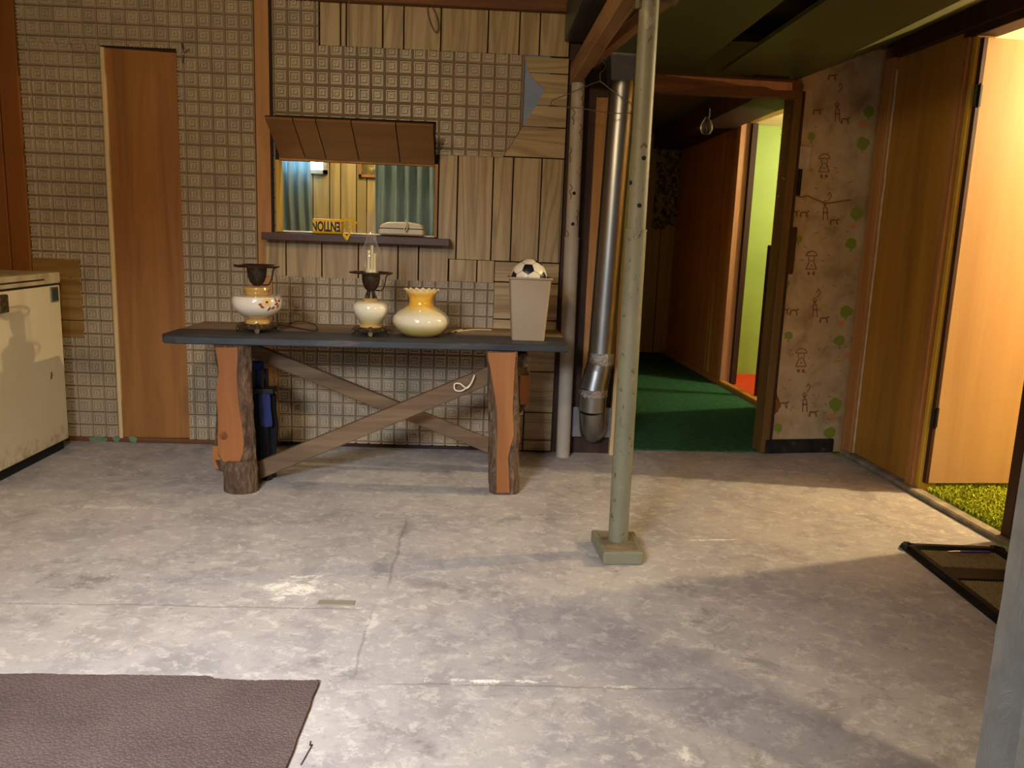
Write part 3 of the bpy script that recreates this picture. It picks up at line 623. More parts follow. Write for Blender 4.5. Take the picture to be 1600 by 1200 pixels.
# -- side room behind the open door
obj('floor_side_room', box(NB(), (2.29, 2.4, -.1), (5.2, 5.05, .012)), M['shag'], kind='structure')
obj('wall_side_room', box(NB(), (2.36, 5.02, 0), (5.2, 5.1, 2.42)), M['cream'], kind='structure')
obj('wall_side_room_right', box(NB(), (5.15, 2.4, 0), (5.25, 5.1, 2.42)), M['ply2'], kind='structure')
obj('wall_side_room_front', box(NB(), (2.48, 2.32, 0), (5.2, 2.4, 2.42)), M['ply2'], kind='structure')
obj('ceiling_side_room', box(NB(), (2.36, 2.4, 2.42), (5.2, 5.1, 2.46)), M['cream'], kind='structure')
bm = NB()
for i in range(9500):
    Y = random.uniform(3.36, 4.6); x = RX(Y) + .03 + random.uniform(0, 1) ** 1.2 * 1.0
    if x < RX(Y) + .13 and (Y > 3.99 or Y < 3.38): continue
    a = random.uniform(0, 6.28); h = random.uniform(.022, .04); l = Vector((math.cos(a), math.sin(a), 0)); s = Vector((-l.y, l.x, 0)) * .004
    p = Vector((x, Y, .012)); q = p + l * random.uniform(.005, .02) + Vector((0, 0, h)); r = p + l * random.uniform(.02, .034) + Vector((0, 0, h * .55))
    v = [bm.verts.new(c) for c in (p - s, p + s, q + s, q - s, r)]
    bm.faces.new(v[:4]); bm.faces.new((v[3], v[2], v[4]))
tag(obj('shag_carpet', bm, M['shag'], kind='stuff'), 'lime green shag carpet pile on the floor inside the right doorway', 'carpet')
# door leaf, opened into the side room
d1 = empty('door_1', (RX(4.0) + .03, 4.0, .05), kind='structure')
a0 = Vector((RX(4.0) + .035, 3.995, .06)); dd = Vector((1, .09, 0)).normalized(); dn = Vector((-dd.y, dd.x, 0))
bm = NB(); prism(bm, [a0, a0 + dd * .76, a0 + dd * .76 + dn * .035, a0 + dn * .035], (0, 0, 2.185), .002); obj('leaf', bm, M['door'], d1)
bm = NB(); prism(bm, [a0 - dd * .001, a0 - dd * .017, a0 - dd * .017 + dn * .035, a0 - dd * .001 + dn * .035], (0, 0, 2.185)); obj('leaf_edge', bm, M['darkwood'], d1)
for zz in (.36, 1.93):
    bm = NB(); box(bm, (a0.x - .035, a0.y - .008, zz), (a0.x + .002, a0.y - .001, zz + .10), .001); h = obj('hinge', bm, M['black'], d1)
    obj('hinge_pin', tube(NB(), [(a0.x - .012, a0.y - .012, zz - .005), (a0.x - .012, a0.y - .012, zz + .105)], .006, 10), M['black'], h)
# near blue-grey painted corner
gp = empty('wall_near', (1.15, 1.4, 0), kind='structure')
c0 = onY(1531, 1150, 1.52); ex = c0.x
def jag(seed, x, y, n=60, z1=2.45):
    return [Vector((x + .0022 * noise.noise(Vector((seed, i * .55, 0))), y + .002 * noise.noise(Vector((i * .5, seed, 4))), z1 * i / n)) for i in range(n + 1)]
cols = [jag(1, ex, 1.52), jag(2, ex + .003, 1.485), jag(3, ex + .035, 1.455), jag(4, ex + .30, 1.42), jag(5, ex + .30, 1.52)]
bm = NB(); vv = [[bm.verts.new(p) for p in c] for c in cols]
for c in range(5):
    for i in range(60): bm.faces.new((vv[c][i], vv[(c+1) % 5][i], vv[(c+1) % 5][i+1], vv[c][i+1]))
bm.faces.new([c[0] for c in vv]); bm.faces.new([c[-1] for c in vv])
obj('painted_face', bm, M['grey'], gp)
# ================================================================== HATCH, SHELF, BACK ROOM
F0, F1 = onY(413, 185, 4.30), onY(677, 197, 4.30); H0, H1 = onY(437, 246, WY - .008), onY(680, 258, WY - .008)
ht = empty('hatch_panel', H0, 'brown grooved hatch panel held up by a string over the serving opening', 'hatch')
hn = (F1 - F0).cross(H0 - F0).normalized(); hn = hn if hn.z > 0 else -hn
cuts = [0, .30 - .07, .36, .53, .78, 1.0]; cuts = [0, .165, .30, .51, .775, 1.0]
for a, b in zip(cuts, cuts[1:]):
    a2, b2 = a + .003, b - .003
    p = [F0.lerp(F1, a2), F0.lerp(F1, b2), H0.lerp(H1, b2), H0.lerp(H1, a2)]
    obj('plank', prism(NB(), p, hn * .012, .001), M['hatch'], ht)
obj('backing_board', prism(NB(), [F0 + hn * .0125, F1 + hn * .0125, H1 + hn * .0125, H0 + hn * .0125], hn * .006), M['groove'], ht)
sx = F0.lerp(F1, .505)
tag(obj('pull_string', tube(NB(), [sx + hn * .02, sx + Vector((-.002, -.01, .3)), (sx.x - .006, sx.y - .02, 2.50)], .0022, 6), M['string']), 'thin grey string holding the hatch panel up from the ceiling', 'string')
sh = obj('serving_shelf', box(NB(), (-1.19, 4.50, 1.172), (-.182, WY - .008, 1.212), .004), M['shelf'])
tag(sh, 'dark brown wooden ledge under the serving opening', 'shelf')
tag(obj('counter', box(NB(), (-1.9, WY + .067, 1.18), (.3, 5.10, 1.222), .004), M['counter']), 'white countertop just behind the serving opening', 'counter')
# back room shell
BY = 6.8
bw = empty('wall_back_room', (-1, BY, 0), kind='structure')
obj('plasterboard', box(NB(), (-2.6, BY + .012, 0), (.72, BY + .1, 2.5)), M['groove'], bw)
e = [-2.6, -2.2, -1.9, -1.62, onY(489, 300, BY).x, onY(515, 300, BY).x, onY(532, 300, BY).x, onY(557, 300, BY).x, onY(573, 300, BY).x, -.8, -.55, -.3, 0, .3, .7]
for a, b in zip(e, e[1:]): obj('plank', box(NB(), (a + .004, BY, 0.02), (b - .004, BY + .012, 2.45), .002), M['plankback'], bw)
obj('floor_back_room', box(NB(), (-2.6, 4.73, -.12), (.30, 6.9, 0)), M['floor'], kind='structure')
obj('ceiling_back_room', box(NB(), (-2.6, WY + .12, 2.45), (.70, 6.9, 2.5)), M['cream'], kind='structure')
obj('wall_back_room_left', box(NB(), (-2.7, WY + .11, 0), (-2.6, 6.9, 2.5)), M['plankback'], kind='structure')
w1 = empty('window_1', (-1.45, BY - .02, 1.65), kind='structure')
wa, wb_ = onY(436, 230, BY - .03), onY(511, 272, BY - .03)
obj('pane', box(NB(), (wa.x, BY - .03, wb_.z + .02), (wb_.x - .03, BY - .022, 2.02)), M['window'], w1)
bm = NB(); fx0, fx1, fz0, fz1 = wa.x - .03, wb_.x, wb_.z, 2.05
for a, b in (((fx0, fz0), (fx1, fz0 + .03)), ((fx0, fz1 - .03), (fx1, fz1)), ((fx0, fz0), (fx0 + .03, fz1)), ((fx1 - .03, fz0), (fx1, fz1))): box(bm, (a[0], BY - .045, a[1]), (b[0], BY - .0, b[1]))
obj('window_frame', bm, M['whitewood'], w1)
w2 = empty('window_2', (-.95, BY - .02, 1.7), kind='structure')
fa, fb = onY(561, 240, BY - .02), onY(600, 278, BY - .02)
bm = NB(); fx0, fx1, fz0, fz1 = fa.x, fb.x + .05, fb.z, 1.95
for a, b in (((fx0, fz0), (fx1, fz0 + .02)), ((fx0, fz1 - .02), (fx1, fz1)), ((fx0, fz0), (fx0 + .02, fz1)), ((fx1 - .02, fz0), (fx1, fz1))): box(bm, (a[0], BY - .03, a[1]), (b[0], BY, b[1]))
obj('window_frame', bm, M['stud'], w2)
obj('plastic_film', box(NB(), (fx0 + .02, BY - .016, fz0 + .02), (fx1 - .02, BY - .010, fz1 - .02)), spotty('crumpled_plastic_film', [(.35, '#5c5028'), (.6, '#8a7a44'), (.7, '#d8cfa0')], 12, .2, bump=1.0, bd=.02), w2)
def curtain(name, x0, x1, Y, z0, z1, folds, amp, label, seed, taper=0):
    bm = NB(); n, m = folds * 10, 12; g = []
    for j in range(m + 1):
        v = j / m; row = []
        for i in range(n + 1):
            u = i / n; x = x0 + (x1 - x0) * u + taper * (1 - v) * u
            a = amp * (math.sin(u * folds * 2 * math.pi + 1.3 * noise.noise(Vector((u * 3, v * 1.5, seed)))) + .5 * noise.noise(Vector((u * 9, v * 2, seed))))
            row.append(bm.verts.new((x, Y + a, z0 + (z1 - z0) * v)))
        g.append(row)
    for j in range(m):
        for i in range(n): bm.faces.new((g[j][i], g[j][i+1], g[j+1][i+1], g[j+1][i]))
    o = obj(name, bm, M['curtain'], smooth=True); so = o.modifiers.new('thickness', 'SOLIDIFY'); so.thickness = .003
    return tag(o, label, 'curtain')
ca, cb_ = onY(436, 300, 6.66), onY(484, 300, 6.66)
curtain('curtain', ca.x - .03, cb_.x - .01, 6.66, 1.05, 2.215, 4, .022, 'narrow blue-green curtain seen at the left of the serving opening, daylight behind it', 2, .04)
ca, cb_ = onY(586, 300, 5.2), onY(700, 300, 5.2)
curtain('curtain', ca.x, cb_.x, 5.2, 1.05, 2.215, 6, .026, 'wide blue-green curtain at the right of the serving opening', 5)
tag(obj('curtain_rod', tube(NB(), [(-2.6, 5.2, 2.23), (.72, 5.2, 2.23)], .014, 12), M['whitewood']), 'white rod carrying the wide curtain behind the serving opening', 'rod')
tag(obj('curtain_rod', tube(NB(), [(-2.6, 6.66, 2.23), (-.9, 6.66, 2.23)], .014, 12), M['whitewood']), 'white rod carrying the narrow curtain before the far window', 'rod')
# attention tape roll
tr = empty('barrier_tape', (-.87, 4.60, 1.215), 'roll of yellow barrier tape with black lettering upside down on the ledge', 'tape')
ta, tz = onY(490, 362, 4.58), onY(535, 337, 4.58)
rw_, rh = tz.x - ta.x, .082
bm = NB(); cx = (ta.x + tz.x) / 2; zt = 1.213
pts = []
for k in range(16): a = 2 * math.pi * k / 16; pts.append((ta.x, 4.585 + .040 * math.cos(a), zt + rh / 2 + rh / 2 * math.sin(a)))
# rounded, slightly squashed roll lying on its side
prof = []
for k in range(24):
    a = 2 * math.pi * k / 24; c, s = math.cos(a), math.sin(a); q = 2 / 5.0
    prof.append(Vector((ta.x, 4.585 + .036 * (abs(c) ** q) * (1 if c > 0 else -1), zt + rh / 2 + rh / 2 * (abs(s) ** q) * (1 if s > 0 else -1))))
obj('tape_roll', prism(NB(), prof, (rw_, 0, 0), .003), M['yellow'], tr, smooth=False)
tc = bpy.data.curves.new('lettering', 'FONT'); tc.body = 'ATTENTION'; tc.size = .082; tc.extrude = .0008; tc.align_x = 'LEFT'; tc.offset = .0025
to = bpy.data.objects.new('lettering_source', tc); COL.objects.link(to)
bpy.context.view_layer.update(); dg_ = bpy.context.evaluated_depsgraph_get(); tm = bpy.data.meshes.new_from_object(to.evaluated_get(dg_)); bpy.data.objects.remove(to)
bm = NB(); bm.from_mesh(tm)
xs = [v.co.x for v in bm.verts]; zs_ = [v.co.y for v in bm.verts]; sxx = (rw_ * 1.5) / (max(xs) - min(xs)); szz = .055 / (max(zs_) - min(zs_))
mx = max(xs)
for v in bm.verts:
    x, y, z = v.co; v.co = Vector((ta.x - .004 + (mx - x) * sxx, 4.5478 - z, zt + rh / 2 + .0275 - (y - min(zs_)) * szz))
bmesh.ops.bisect_plane(bm, geom=bm.verts[:] + bm.edges[:] + bm.faces[:], plane_co=(ta.x + .002, 0, 0), plane_no=(-1, 0, 0), clear_outer=True)
bmesh.ops.bisect_plane(bm, geom=bm.verts[:] + bm.edges[:] + bm.faces[:], plane_co=(ta.x + rw_ - .004, 0, 0), plane_no=(1, 0, 0), clear_outer=True)
obj('lettering', bm, M['ink'], tr)
def ribbon(pts, wd, tw):
    bm = NB(); pts = spline(pts, 8); L = []
    for i, p in enumerate(pts):
        a = tw * i / len(pts); d = Vector((math.sin(a) * .4, math.cos(a) * .5, math.cos(a * .7))).normalized() * wd / 2; L.append((bm.verts.new(p - d), bm.verts.new(p + d)))
    for (a, b), (c, d) in zip(L, L[1:]): bm.faces.new((a, c, d, b))
    return bm
px0 = onY(536, 350, 4.55)
for pts, tw in (([px0 + Vector((-.02, 0, .01)), px0 + Vector((.03, -.01, .025)), px0 + Vector((.07, 0, .005)), px0 + Vector((.03, -.02, -.015))], 3),
                ([px0 + Vector((0, -.01, 0)), px0 + Vector((.02, -.045, -.02)), px0 + Vector((.012, -.060, -.05)), px0 + Vector((.035, -.062, -.085))], 2),
                ([px0 + Vector((.05, 0, .02)), px0 + Vector((.055, -.05, -.02)), px0 + Vector((.04, -.060, -.06)), px0 + Vector((.028, -.062, -.08))], -2)):
    o = obj('loose_end', ribbon(pts, .016, tw), M['yellow'], tr, smooth=True); s_ = o.modifiers.new('t', 'SOLIDIFY'); s_.thickness = .0008
# beige case with cord
ba, bb_ = onY(592, 365, 4.68), onY(664, 367, 4.68)
cs_ = empty('beige_case', ((ba.x + bb_.x) / 2, 4.66, 1.222), 'beige plastic case with a grey cord on the ledge before the wide curtain', 'case')
w_ = (bb_.x - ba.x) / 2 - .004; cxx = (ba.x + bb_.x) / 2
pr = [(-w_, 0), (w_, 0), (w_, .035), (w_ * .88, .062), (w_ * .3, .074), (-w_ * .6, .070), (-w_ * .9, .055), (-w_, .03)]
obj('shell', prism(NB(), [Vector((cxx + x, 4.62, 1.222 + z)) for x, z in pr], (0, .13, 0), .008), M['beige'], cs_)
obj('seam', prism(NB(), [Vector((cxx + x * .99, 4.616, 1.222 + z)) for x, z in ((-w_, .034), (w_, .034), (w_, .038), (-w_, .038))], (0, .02, 0)), M['groove'], cs_)
c_ = onY(633, 352, 4.60)
obj('cord', tube(NB(), spline([c_ + Vector((.0, .0, .03)), c_ + Vector((.012, -.004, .01)), c_ + Vector((-.004, -.006, -.02)), c_ + Vector((.006, -.004, -.03)), c_ + Vector((.014, -.002, -.005)), c_ + Vector((.004, 0, .025))]), .0035, 8), M['whitecord'], cs_)
# small hook / nail wire by plywood, hanging wire loop on top planks
n0 = onY(288, 82, WY - .01)
tag(obj('wire_twist', tube(NB(), spline([n0 + Vector((-.01, -.0, .045)), n0 + Vector((.004, -.02, .01)), n0 + Vector((.03, -.01, .012)), n0 + Vector((.004, -.02, -.0)), n0 + Vector((-.008, -.01, -.05))]), .0035, 6), M['wire']), 'short twisted wire at the upper right corner of the plywood board', 'wire')
n0 = onY(668, 10, WY - .02)
tag(obj('cable_loop', tube(NB(), spline([n0 + Vector((0, 0, .06)), n0 + Vector((0, 0, -.02)), n0 + Vector((.02, 0, -.09)), n0 + Vector((.045, 0, -.125)), n0 + Vector((.06, 0, -.10)), n0 + Vector((.045, 0, -.04)), n0 + Vector((.01, 0, .02))]), .003, 6), M['string']), 'thin loop of cable hanging from the ceiling beam over the top planks', 'cable')
# ================================================================== POSTS, DUCT, BEAMS
gpst = empty('support_post', (.585, 3.11, 0), 'chipped pale green steel post standing on a concrete pad', 'post')
top = Vector((.570, 3.11, 2.10)); base = Vector((.580, 3.11, .0545))
m1 = base.lerp(top, .60)
obj('lower_tube', tube(NB(), [base, m1], .0395, 28), M['greenpost'], gpst, smooth=True)
obj('upper_tube', tube(NB(), [m1, top], .0355, 28), M['greenpost'], gpst, smooth=True)
obj('collar', tube(NB(), [m1 - Vector((0, 0, .004)), m1 + Vector((0, 0, .004))], .0412, 28), M['greenpost'], gpst, smooth=True)
for x, y in ((1006, 247), (984, 285), (999, 321)):
    r = ray(x, y); o = Vector((0, 0, CH)); 
    # hit the tube
    zc = onY(x, y, 3.075).z; ax = base.lerp(top, (zc - .05) / 2.05); dx = onY(x, y, 3.075).x - ax.x; dx = max(-.033, min(.033, dx)); yy = -math.sqrt(max(0, .0358 ** 2 - dx ** 2))
    n = Vector((dx, yy, 0)).normalized(); p = Vector((ax.x, ax.y, zc)) + n * .0358
    obj('pin_hole', tube(NB(), [p - n * .003, p + n * .0006], .0085, 16), M['black'], gpst)
obj('top_plate', box(NB(), (.47, 3.03, 2.10), (.68, 3.19, 2.112), .002), M['rustytop'], gpst)
obj('screw_bolt', tube(NB(), [(.53, 3.10, 2.06), (.53, 3.10, 2.10)], .012, 10), M['rustytop'], gpst)
pad = empty('post_pad', (.58, 3.1, 0), 'small green painted concrete pad under the green post', 'pad')
bm = NB(); c4 = [(.484, 3.19), (.655, 3.225), (.672, 3.0), (.500, 2.985)]
c4 = [(.487, 3.225), (.668, 3.215), (.662, 2.985), (.503, 2.975)]
prism(bm, [(x, y, 0) for x, y in c4], (0, 0, .052), .005); obj('block', bm, M['greenpost'], pad)
cxp = Vector((sum(c[0] for c in c4) / 4, sum(c[1] for c in c4) / 4, 0))
bm = NB(); prism(bm, [cxp + (Vector((x, y, 0)) - cxp) * .78 + Vector((0, 0, .0515)) for x, y in c4], (0, 0, .002)); obj('rusty_top', bm, M['rustytop'], pad)
# cream pipe at the wall end
pp = empty('cream_post', (.497, 4.555, 0), 'cream painted steel post with red marks at the end of the panelled wall', 'post')
pa, pb = Vector((.498, 4.555, 0)), Vector((.482, 4.555, 2.07)); pm = pa.lerp(pb, .60)
obj('lower_tube', tube(NB(), [pa, pm], .040, 24), M['creampost'], pp, smooth=True)
obj('upper_tube', tube(NB(), [pm, pb], .036, 24), M['creampost'], pp, smooth=True)
obj('collar', tube(NB(), [pm - Vector((0, 0, .004)), pm + Vector((0, 0, .004))], .042, 24), M['creampost'], pp, smooth=True)
for x, y in ((897, 302), (895, 350)):
    p = onY(x, y, 4.52); obj('pin_hole', tube(NB(), [(p.x, 4.521, p.z), (p.x, 4.5165, p.z)], .0095, 14), M['black'], pp)
for i in range(9):
    z = 2.0 - i * .105 + random.uniform(-.02, .02); s = (-1) ** i; a = -math.pi / 2 + s * random.uniform(.55, 1.0)
    if z < 1.25: rr, ax = .037, pa.lerp(pb, z / 2.07)
    else: rr, ax = .037, pa.lerp(pb, z / 2.07)
    pts = [ax + Vector((rr * math.cos(a + .22 * math.sin(t * 2.6)), rr * math.sin(a + .22 * math.sin(t * 2.6)), -.045 + .02 * t)) for t in range(5)]
    for q in pts: q.z += z - ax.z
    obj('red_mark', tube(NB(), spline(pts, 4), .0022, 5), M['stain'], pp)
# duct
dk = empty('vent_duct', (.68, 4.52, 0), 'shiny galvanised round duct running down the wall behind the green post', 'duct')
dY = 4.50
dt, db = onY(974, 128, dY), onY(939, 556, dY); rd = .072
def ringed(a, b, r, n=36):
    return tube(NB(), [a, b], r, n)
obj('upper_pipe', ringed(dt, db, rd), M['galv'], dk, smooth=True)
obj('tape_band', tube(NB(), [db + Vector((0, 0, .02)), db + Vector((0, 0, -.045))], rd + .003, 36), M['tape'], dk, smooth=True)
e0 = db + Vector((0, 0, -.03)); e1 = onY(934, 580, dY); e2 = onY(927, 610, dY - .01); e3 = onY(925, 640, dY); e4 = onY(925, 668, dY + .045)
obj('elbow_segment', tube(NB(), [e0, e1], rd + .001, 32), M['galv'], dk, smooth=True)
obj('elbow_segment', tube(NB(), [e1, e2], [rd + .004, rd + .005], 32), M['galv'], dk, smooth=True)
obj('tape_band', tube(NB(), [e2 + Vector((0, 0, .012)), e2 + Vector((0, 0, -.03))], rd + .009, 36), M['tape'], dk, smooth=True)
obj('elbow_segment', tube(NB(), [e2, e3], rd + .005, 32), M['galv'], dk, smooth=True)
obj('elbow_boot', tube(NB(), spline([e3, e4 + Vector((0, -.01, .01)), onY(925, 672, dY + .11)], 5), rd + .002, 32), M['galv'], dk, smooth=True)
bp0, bp1 = onY(895, 636, 4.60), onY(955, 684, 4.60)
obj('wall_plate', box(NB(), (bp0.x, 4.60, bp1.z), (bp1.x, 4.628, bp0.z), .003), M['dullplate'], dk)
bm = NB(); t0, t1 = onY(957, 92, dY), onY(992, 125, dY); zt_, zb_ = 2.20, dt.z - .002
q = [Vector((dt.x - .09, dY - .09, zt_)), Vector((dt.x + .13, dY - .09, zt_)), Vector((dt.x + .13, dY + .09, zt_)), Vector((dt.x - .09, dY + .09, zt_))]
qb = [Vector((dt.x - .074, dY - .074, zb_)), Vector((dt.x + .074, dY - .074, zb_)), Vector((dt.x + .074, dY + .074, zb_)), Vector((dt.x - .074, dY + .074, zb_))]
va, vb = [bm.verts.new(p) for p in q], [bm.verts.new(p) for p in qb]; bm.faces.new(va); bm.faces.new(vb)
for k in range(4): bm.faces.new((va[k], va[(k+1) % 4], vb[(k+1) % 4], vb[k]))
obj('square_boot', bm, M['dullplate'], dk)
obj('rim', tube(NB(), [dt + Vector((0, 0, .0)), dt + Vector((0, 0, -.012))], rd + .004, 36), M['galv'], dk, smooth=True)
tag(obj('trunk_duct', box(NB(), (.40, 1.6, 2.27), (.60, 4.60, 2.45), .004), spotty('dim_zinc', [(.3, '#4c4f4c'), (.7, '#5f625e')], 5, .4, .7), kind=None), 'dark sheet metal trunk duct running overhead beside the wooden beam', 'duct')
def beam(name, p0, p1, wdt, hgt, label, m='beam'):
    p0, p1 = Vector(p0), Vector(p1); s = Vector((wdt, 0, 0)); h = Vector((0, 0, hgt))
    o = obj(name, prism(NB(), [p0, p0 + s, p0 + s + h, p0 + h], p1 - p0, .003), M[m]); return tag(o, label, 'beam')
beam('wooden_beam', (.440, 4.60, 2.052), (.49, 2.2, 2.115), .06, .10, 'brown timber running overhead from the wall end to the top of the green post')
beam('wooden_beam', (.515, 4.50, 2.125), (.72, 2.6, 2.128), .045, .055, 'thin brown timber overhead crossing behind the top of the green post')
# hanger
hc = onY(938, 127, 4.30)
hp = [onY(x, y, 4.30) for x, y in ((941, 96), (946, 102), (943, 110), (938, 114), (938, 127))]
hg = empty('wire_hanger', hp[0], 'thin bent wire clothes hanger hung by the duct', 'hanger')
obj('hook', tube(NB(), spline(hp, 6), .0022, 6), M['wire'], hg)
fr = [onY(x, y, 4.30) for x, y in ((938, 127), (925, 131), (890, 146), (865, 156), (861, 162), (868, 165), (912, 170), (950, 176), (985, 177), (993, 170), (988, 163), (960, 144), (942, 130), (938, 127))]
obj('frame', tube(NB(), spline(fr, 5), .0022, 6), M['wire'], hg)
# glass bulb in the hall
lb = onY(1104, 196, 6.2)
gl = empty('hanging_bulb', lb + Vector((0, 0, .11)), 'unlit clear glass bulb hanging high beside the hallway doorway', 'light bulb')
obj('globe', lathe(NB(), [(.001, -.065), (.03, -.058), (.045, -.03), (.045, 0), (.03, .03), (.016, .05), (.014, .06)], lb, 24), M['glassclear'], gl, smooth=True)
obj('socket', lathe(NB(), [(.0, .125), (.018, .12), (.02, .06), (.0, .058)], lb, 20), M['black'], gl, smooth=True)
obj('cord', tube(NB(), [lb + Vector((0, 0, .12)), (lb.x, lb.y, 2.36 if lb.x < 1.78 else 2.20)], .004, 6), M['black'], gl)
# floral cloths at the hall end
for (xa_, xb_, yb_, sd, lab) in ((1019, 1040, 357, 1, 'left floral cloth strip hanging at the far end of the hallway'), (1041, 1063, 352, 2, 'right floral cloth strip hanging at the far end of the hallway')):
    p, q = onY(xa_, yb_, 8.95), onY(xb_, yb_, 8.95); bm = NB(); n, m = 14, 14; gg = []
    for j in range(m + 1):
        row = []
        for i in range(n + 1):
            u, v = i / n, j / m; z = p.z + (2.34 - p.z) * v + (.012 * noise.noise(Vector((u * 6, sd, 0))) if j == 0 else 0)
            row.append(bm.verts.new((p.x + (q.x - p.x) * u, 8.95 + .014 * math.sin(u * 7 + sd) + .01 * noise.noise(Vector((u * 4, v * 3, sd))), z)))
        gg.append(row)
    for j in range(m):
        for i in range(n): bm.faces.new((gg[j][i], gg[j][i+1], gg[j+1][i+1], gg[j+1][i]))
    o = obj('floral_cloth', bm, M['floral'], smooth=True); s_ = o.modifiers.new('t', 'SOLIDIFY'); s_.thickness = .003; tag(o, lab, 'cloth')
tag(obj('dark_board', box(NB(), (onY(1190, 520, 6.55).x, 6.53, .013), (onY(1199, 520, 6.55).x, 6.60, onY(1196, 383, 6.55).z), .003), M['darkwood']), 'narrow dark board standing upright in the lime green doorway', 'board')
# ================================================================== TABLE
TZ = .742; TH = .036
tbl = empty('log_table', (-.5, 4.05, 0), 'long black-topped trestle table with live-edge log legs and crossed braces', 'table')
FL, FR, BR, BL = Vector((-1.425, 3.715, TZ)), Vector((.425, 3.84, TZ)), Vector((.43, 4.47, TZ)), Vector((-1.50, 4.33, TZ))
k_ = .46
ML, MR = FL.lerp(BL, k_), FR.lerp(BR, k_)
dn_ = Vector((0, 0, -TH))
obj('front_plank', prism(NB(), [FL + Vector((.05, -.0, 0)), FR + Vector((-.01, 0, 0)), FR + Vector((0, .012, 0)), MR, ML, FL.lerp(ML, .25) + Vector((-.028, 0, 0)), FL + Vector((-.022, .035, 0)), FL + Vector((-.006, .008, 0))], dn_, .005), M['top'], tbl)
obj('back_plank', prism(NB(), [ML + Vector((.0, .004, -.002)), MR + Vector((0, .004, -.002)), BR, BL + Vector((.05, 0, 0))], dn_, .004), M['oldplank'], tbl)
def logleg(rows, Y, depth, parent, face_rows, nm='leg'):
    """rows: (y, left, right, face left, face right) in the leg's own front view; a half log with a flat sawn face"""
    bm = NB(); rings = []; rows2 = []
    for (a, b) in zip(rows, rows[1:]):
        for t in range(4): rows2.append([(a[k] + (b[k] - a[k]) * t / 4) if (k < 3 or (a[4] and b[4])) else 0 for k in range(5)])
    rows2.append(rows[-1])
    for j, (y, l, r, fl, fr) in enumerate(rows2):
        z = max(0.0, min(TZ - TH - .001, onY(400, y, Y).z if False else onY((l + r) / 2, y, Y).z))
        if j == 0: z = TZ - TH - .001
        if j == len(rows2) - 1: z = 0.0
        L, R_, a, b = (onY(q, y, Y).x for q in (l, r, fl, fr)); flatf = fr > fl
        ps = []
        if flatf:
            ps += [Vector((a, Y, z)), Vector((a + (b - a) * .33, Y, z)), Vector((a + (b - a) * .66, Y, z)), Vector((b, Y, z))]
        else:
            w = R_ - L; ps += [Vector((L + w * .12, Y - .0, z)), Vector((L + w * .35, Y - .022, z)), Vector((L + w * .65, Y - .022, z)), Vector((L + w * .88, Y, z))]
        ps += [Vector((R_ - (R_ - b) * .3 if flatf else R_ - .004, Y + depth * .14, z)), Vector((R_, Y + depth * .38, z)), Vector((R_ - (R_ - L) * .06, Y + depth * .7, z)), Vector((R_ - (R_ - L) * .28, Y + depth, z)),
               Vector((L + (R_ - L) * .28, Y + depth, z)), Vector((L + (R_ - L) * .06, Y + depth * .7, z)), Vector((L, Y + depth * .38, z)), Vector((L + (a - L) * .3 if flatf else L + .004, Y + depth * .14, z))]
        for i, p in enumerate(ps):
            if i > 3 or not flatf:
                nn = noise.noise(Vector((p.x * 60, p.y * 60, z * 22))) * .005; p += Vector((nn, nn * .7 if p.y > Y + .01 else -abs(nn), 0))
        rings.append([bm.verts.new(p) for p in ps])
    for A_, B_ in zip(rings, rings[1:]):
        n = len(A_)
        for k in range(n): bm.faces.new((A_[k], A_[(k+1) % n], B_[(k+1) % n], B_[k]))
    bm.faces.new(rings[0]); bm.faces.new(rings[-1])
    leg = obj(nm, bm, M['bark'], parent, smooth=True)
    left = [onY(a, y, Y - .004) for y, a, b in face_rows]; right = [onY(b, y, Y - .004) for y, a, b in face_rows]
    bm = NB(); ll = [bm.verts.new(p) for p in left]; rr = [bm.verts.new(p) for p in right]
    for i in range(len(ll) - 1): bm.faces.new((ll[i], rr[i], rr[i+1], ll[i+1]))
    r = bmesh.ops.extrude_face_region(bm, geom=bm.faces[:]); bmesh.ops.translate(bm, verts=[g for g in r['geom'] if isinstance(g, bmesh.types.BMVert)], vec=(0, .012, 0))
    for v in bm.verts: v.co.z = min(max(v.co.z, 0), TZ - TH - .001)
    obj('cut_face', bm, M['cut'], leg)
    return leg
LF = 3.745
rowsL = [(541, 331, 388, 335, 372), (560, 333, 389, 339, 371), (580, 337, 389, 342, 370), (613, 335, 390, 338, 371), (640, 336, 392, 339, 374), (663, 338, 393, 341, 378), (690, 340, 395, 340, 381), (713, 342, 396, 341, 379), (722, 343, 397, 350, 374), (728, 343, 398, 0, 0), (750, 345, 399, 0, 0), (771, 347, 400, 0, 0)]
fL = [(543, 336, 371), (560, 340, 371), (580, 342, 370), (600, 339, 370), (613, 338, 371), (640, 340, 374), (663, 341, 378), (690, 340, 381), (710, 342, 379), (720, 348, 375), (726, 358, 368)]
lg = logleg(rowsL, LF, .12, tbl, fL)
kc = onY(349, 681, LF - .006); obj('knot', tube(NB(), [kc, kc + Vector((0, .004, 0))], .02, 14), M['stain'], lg)
rowsR = [(549, 758, 810, 761, 807), (565, 760, 810, 763, 806), (580, 762, 810, 767, 804), (616, 761, 811, 772, 802), (636, 762, 812, 775, 801), (660, 763, 813, 777, 802), (680, 763, 813, 777, 803), (716, 763, 812, 776, 794), (740, 763, 812, 776, 795), (772, 764, 812, 776, 797)]
fR = [(551, 762, 806), (565, 764, 805), (580, 767, 804), (616, 773, 802), (636, 776, 801), (660, 777, 802), (680, 777, 803), (700, 776, 797), (716, 776, 794), (740, 776, 795), (770, 776, 796)]
logleg(rowsR, 3.815, .10, tbl, fR)
RYl, RYr = 4.10, 4.18
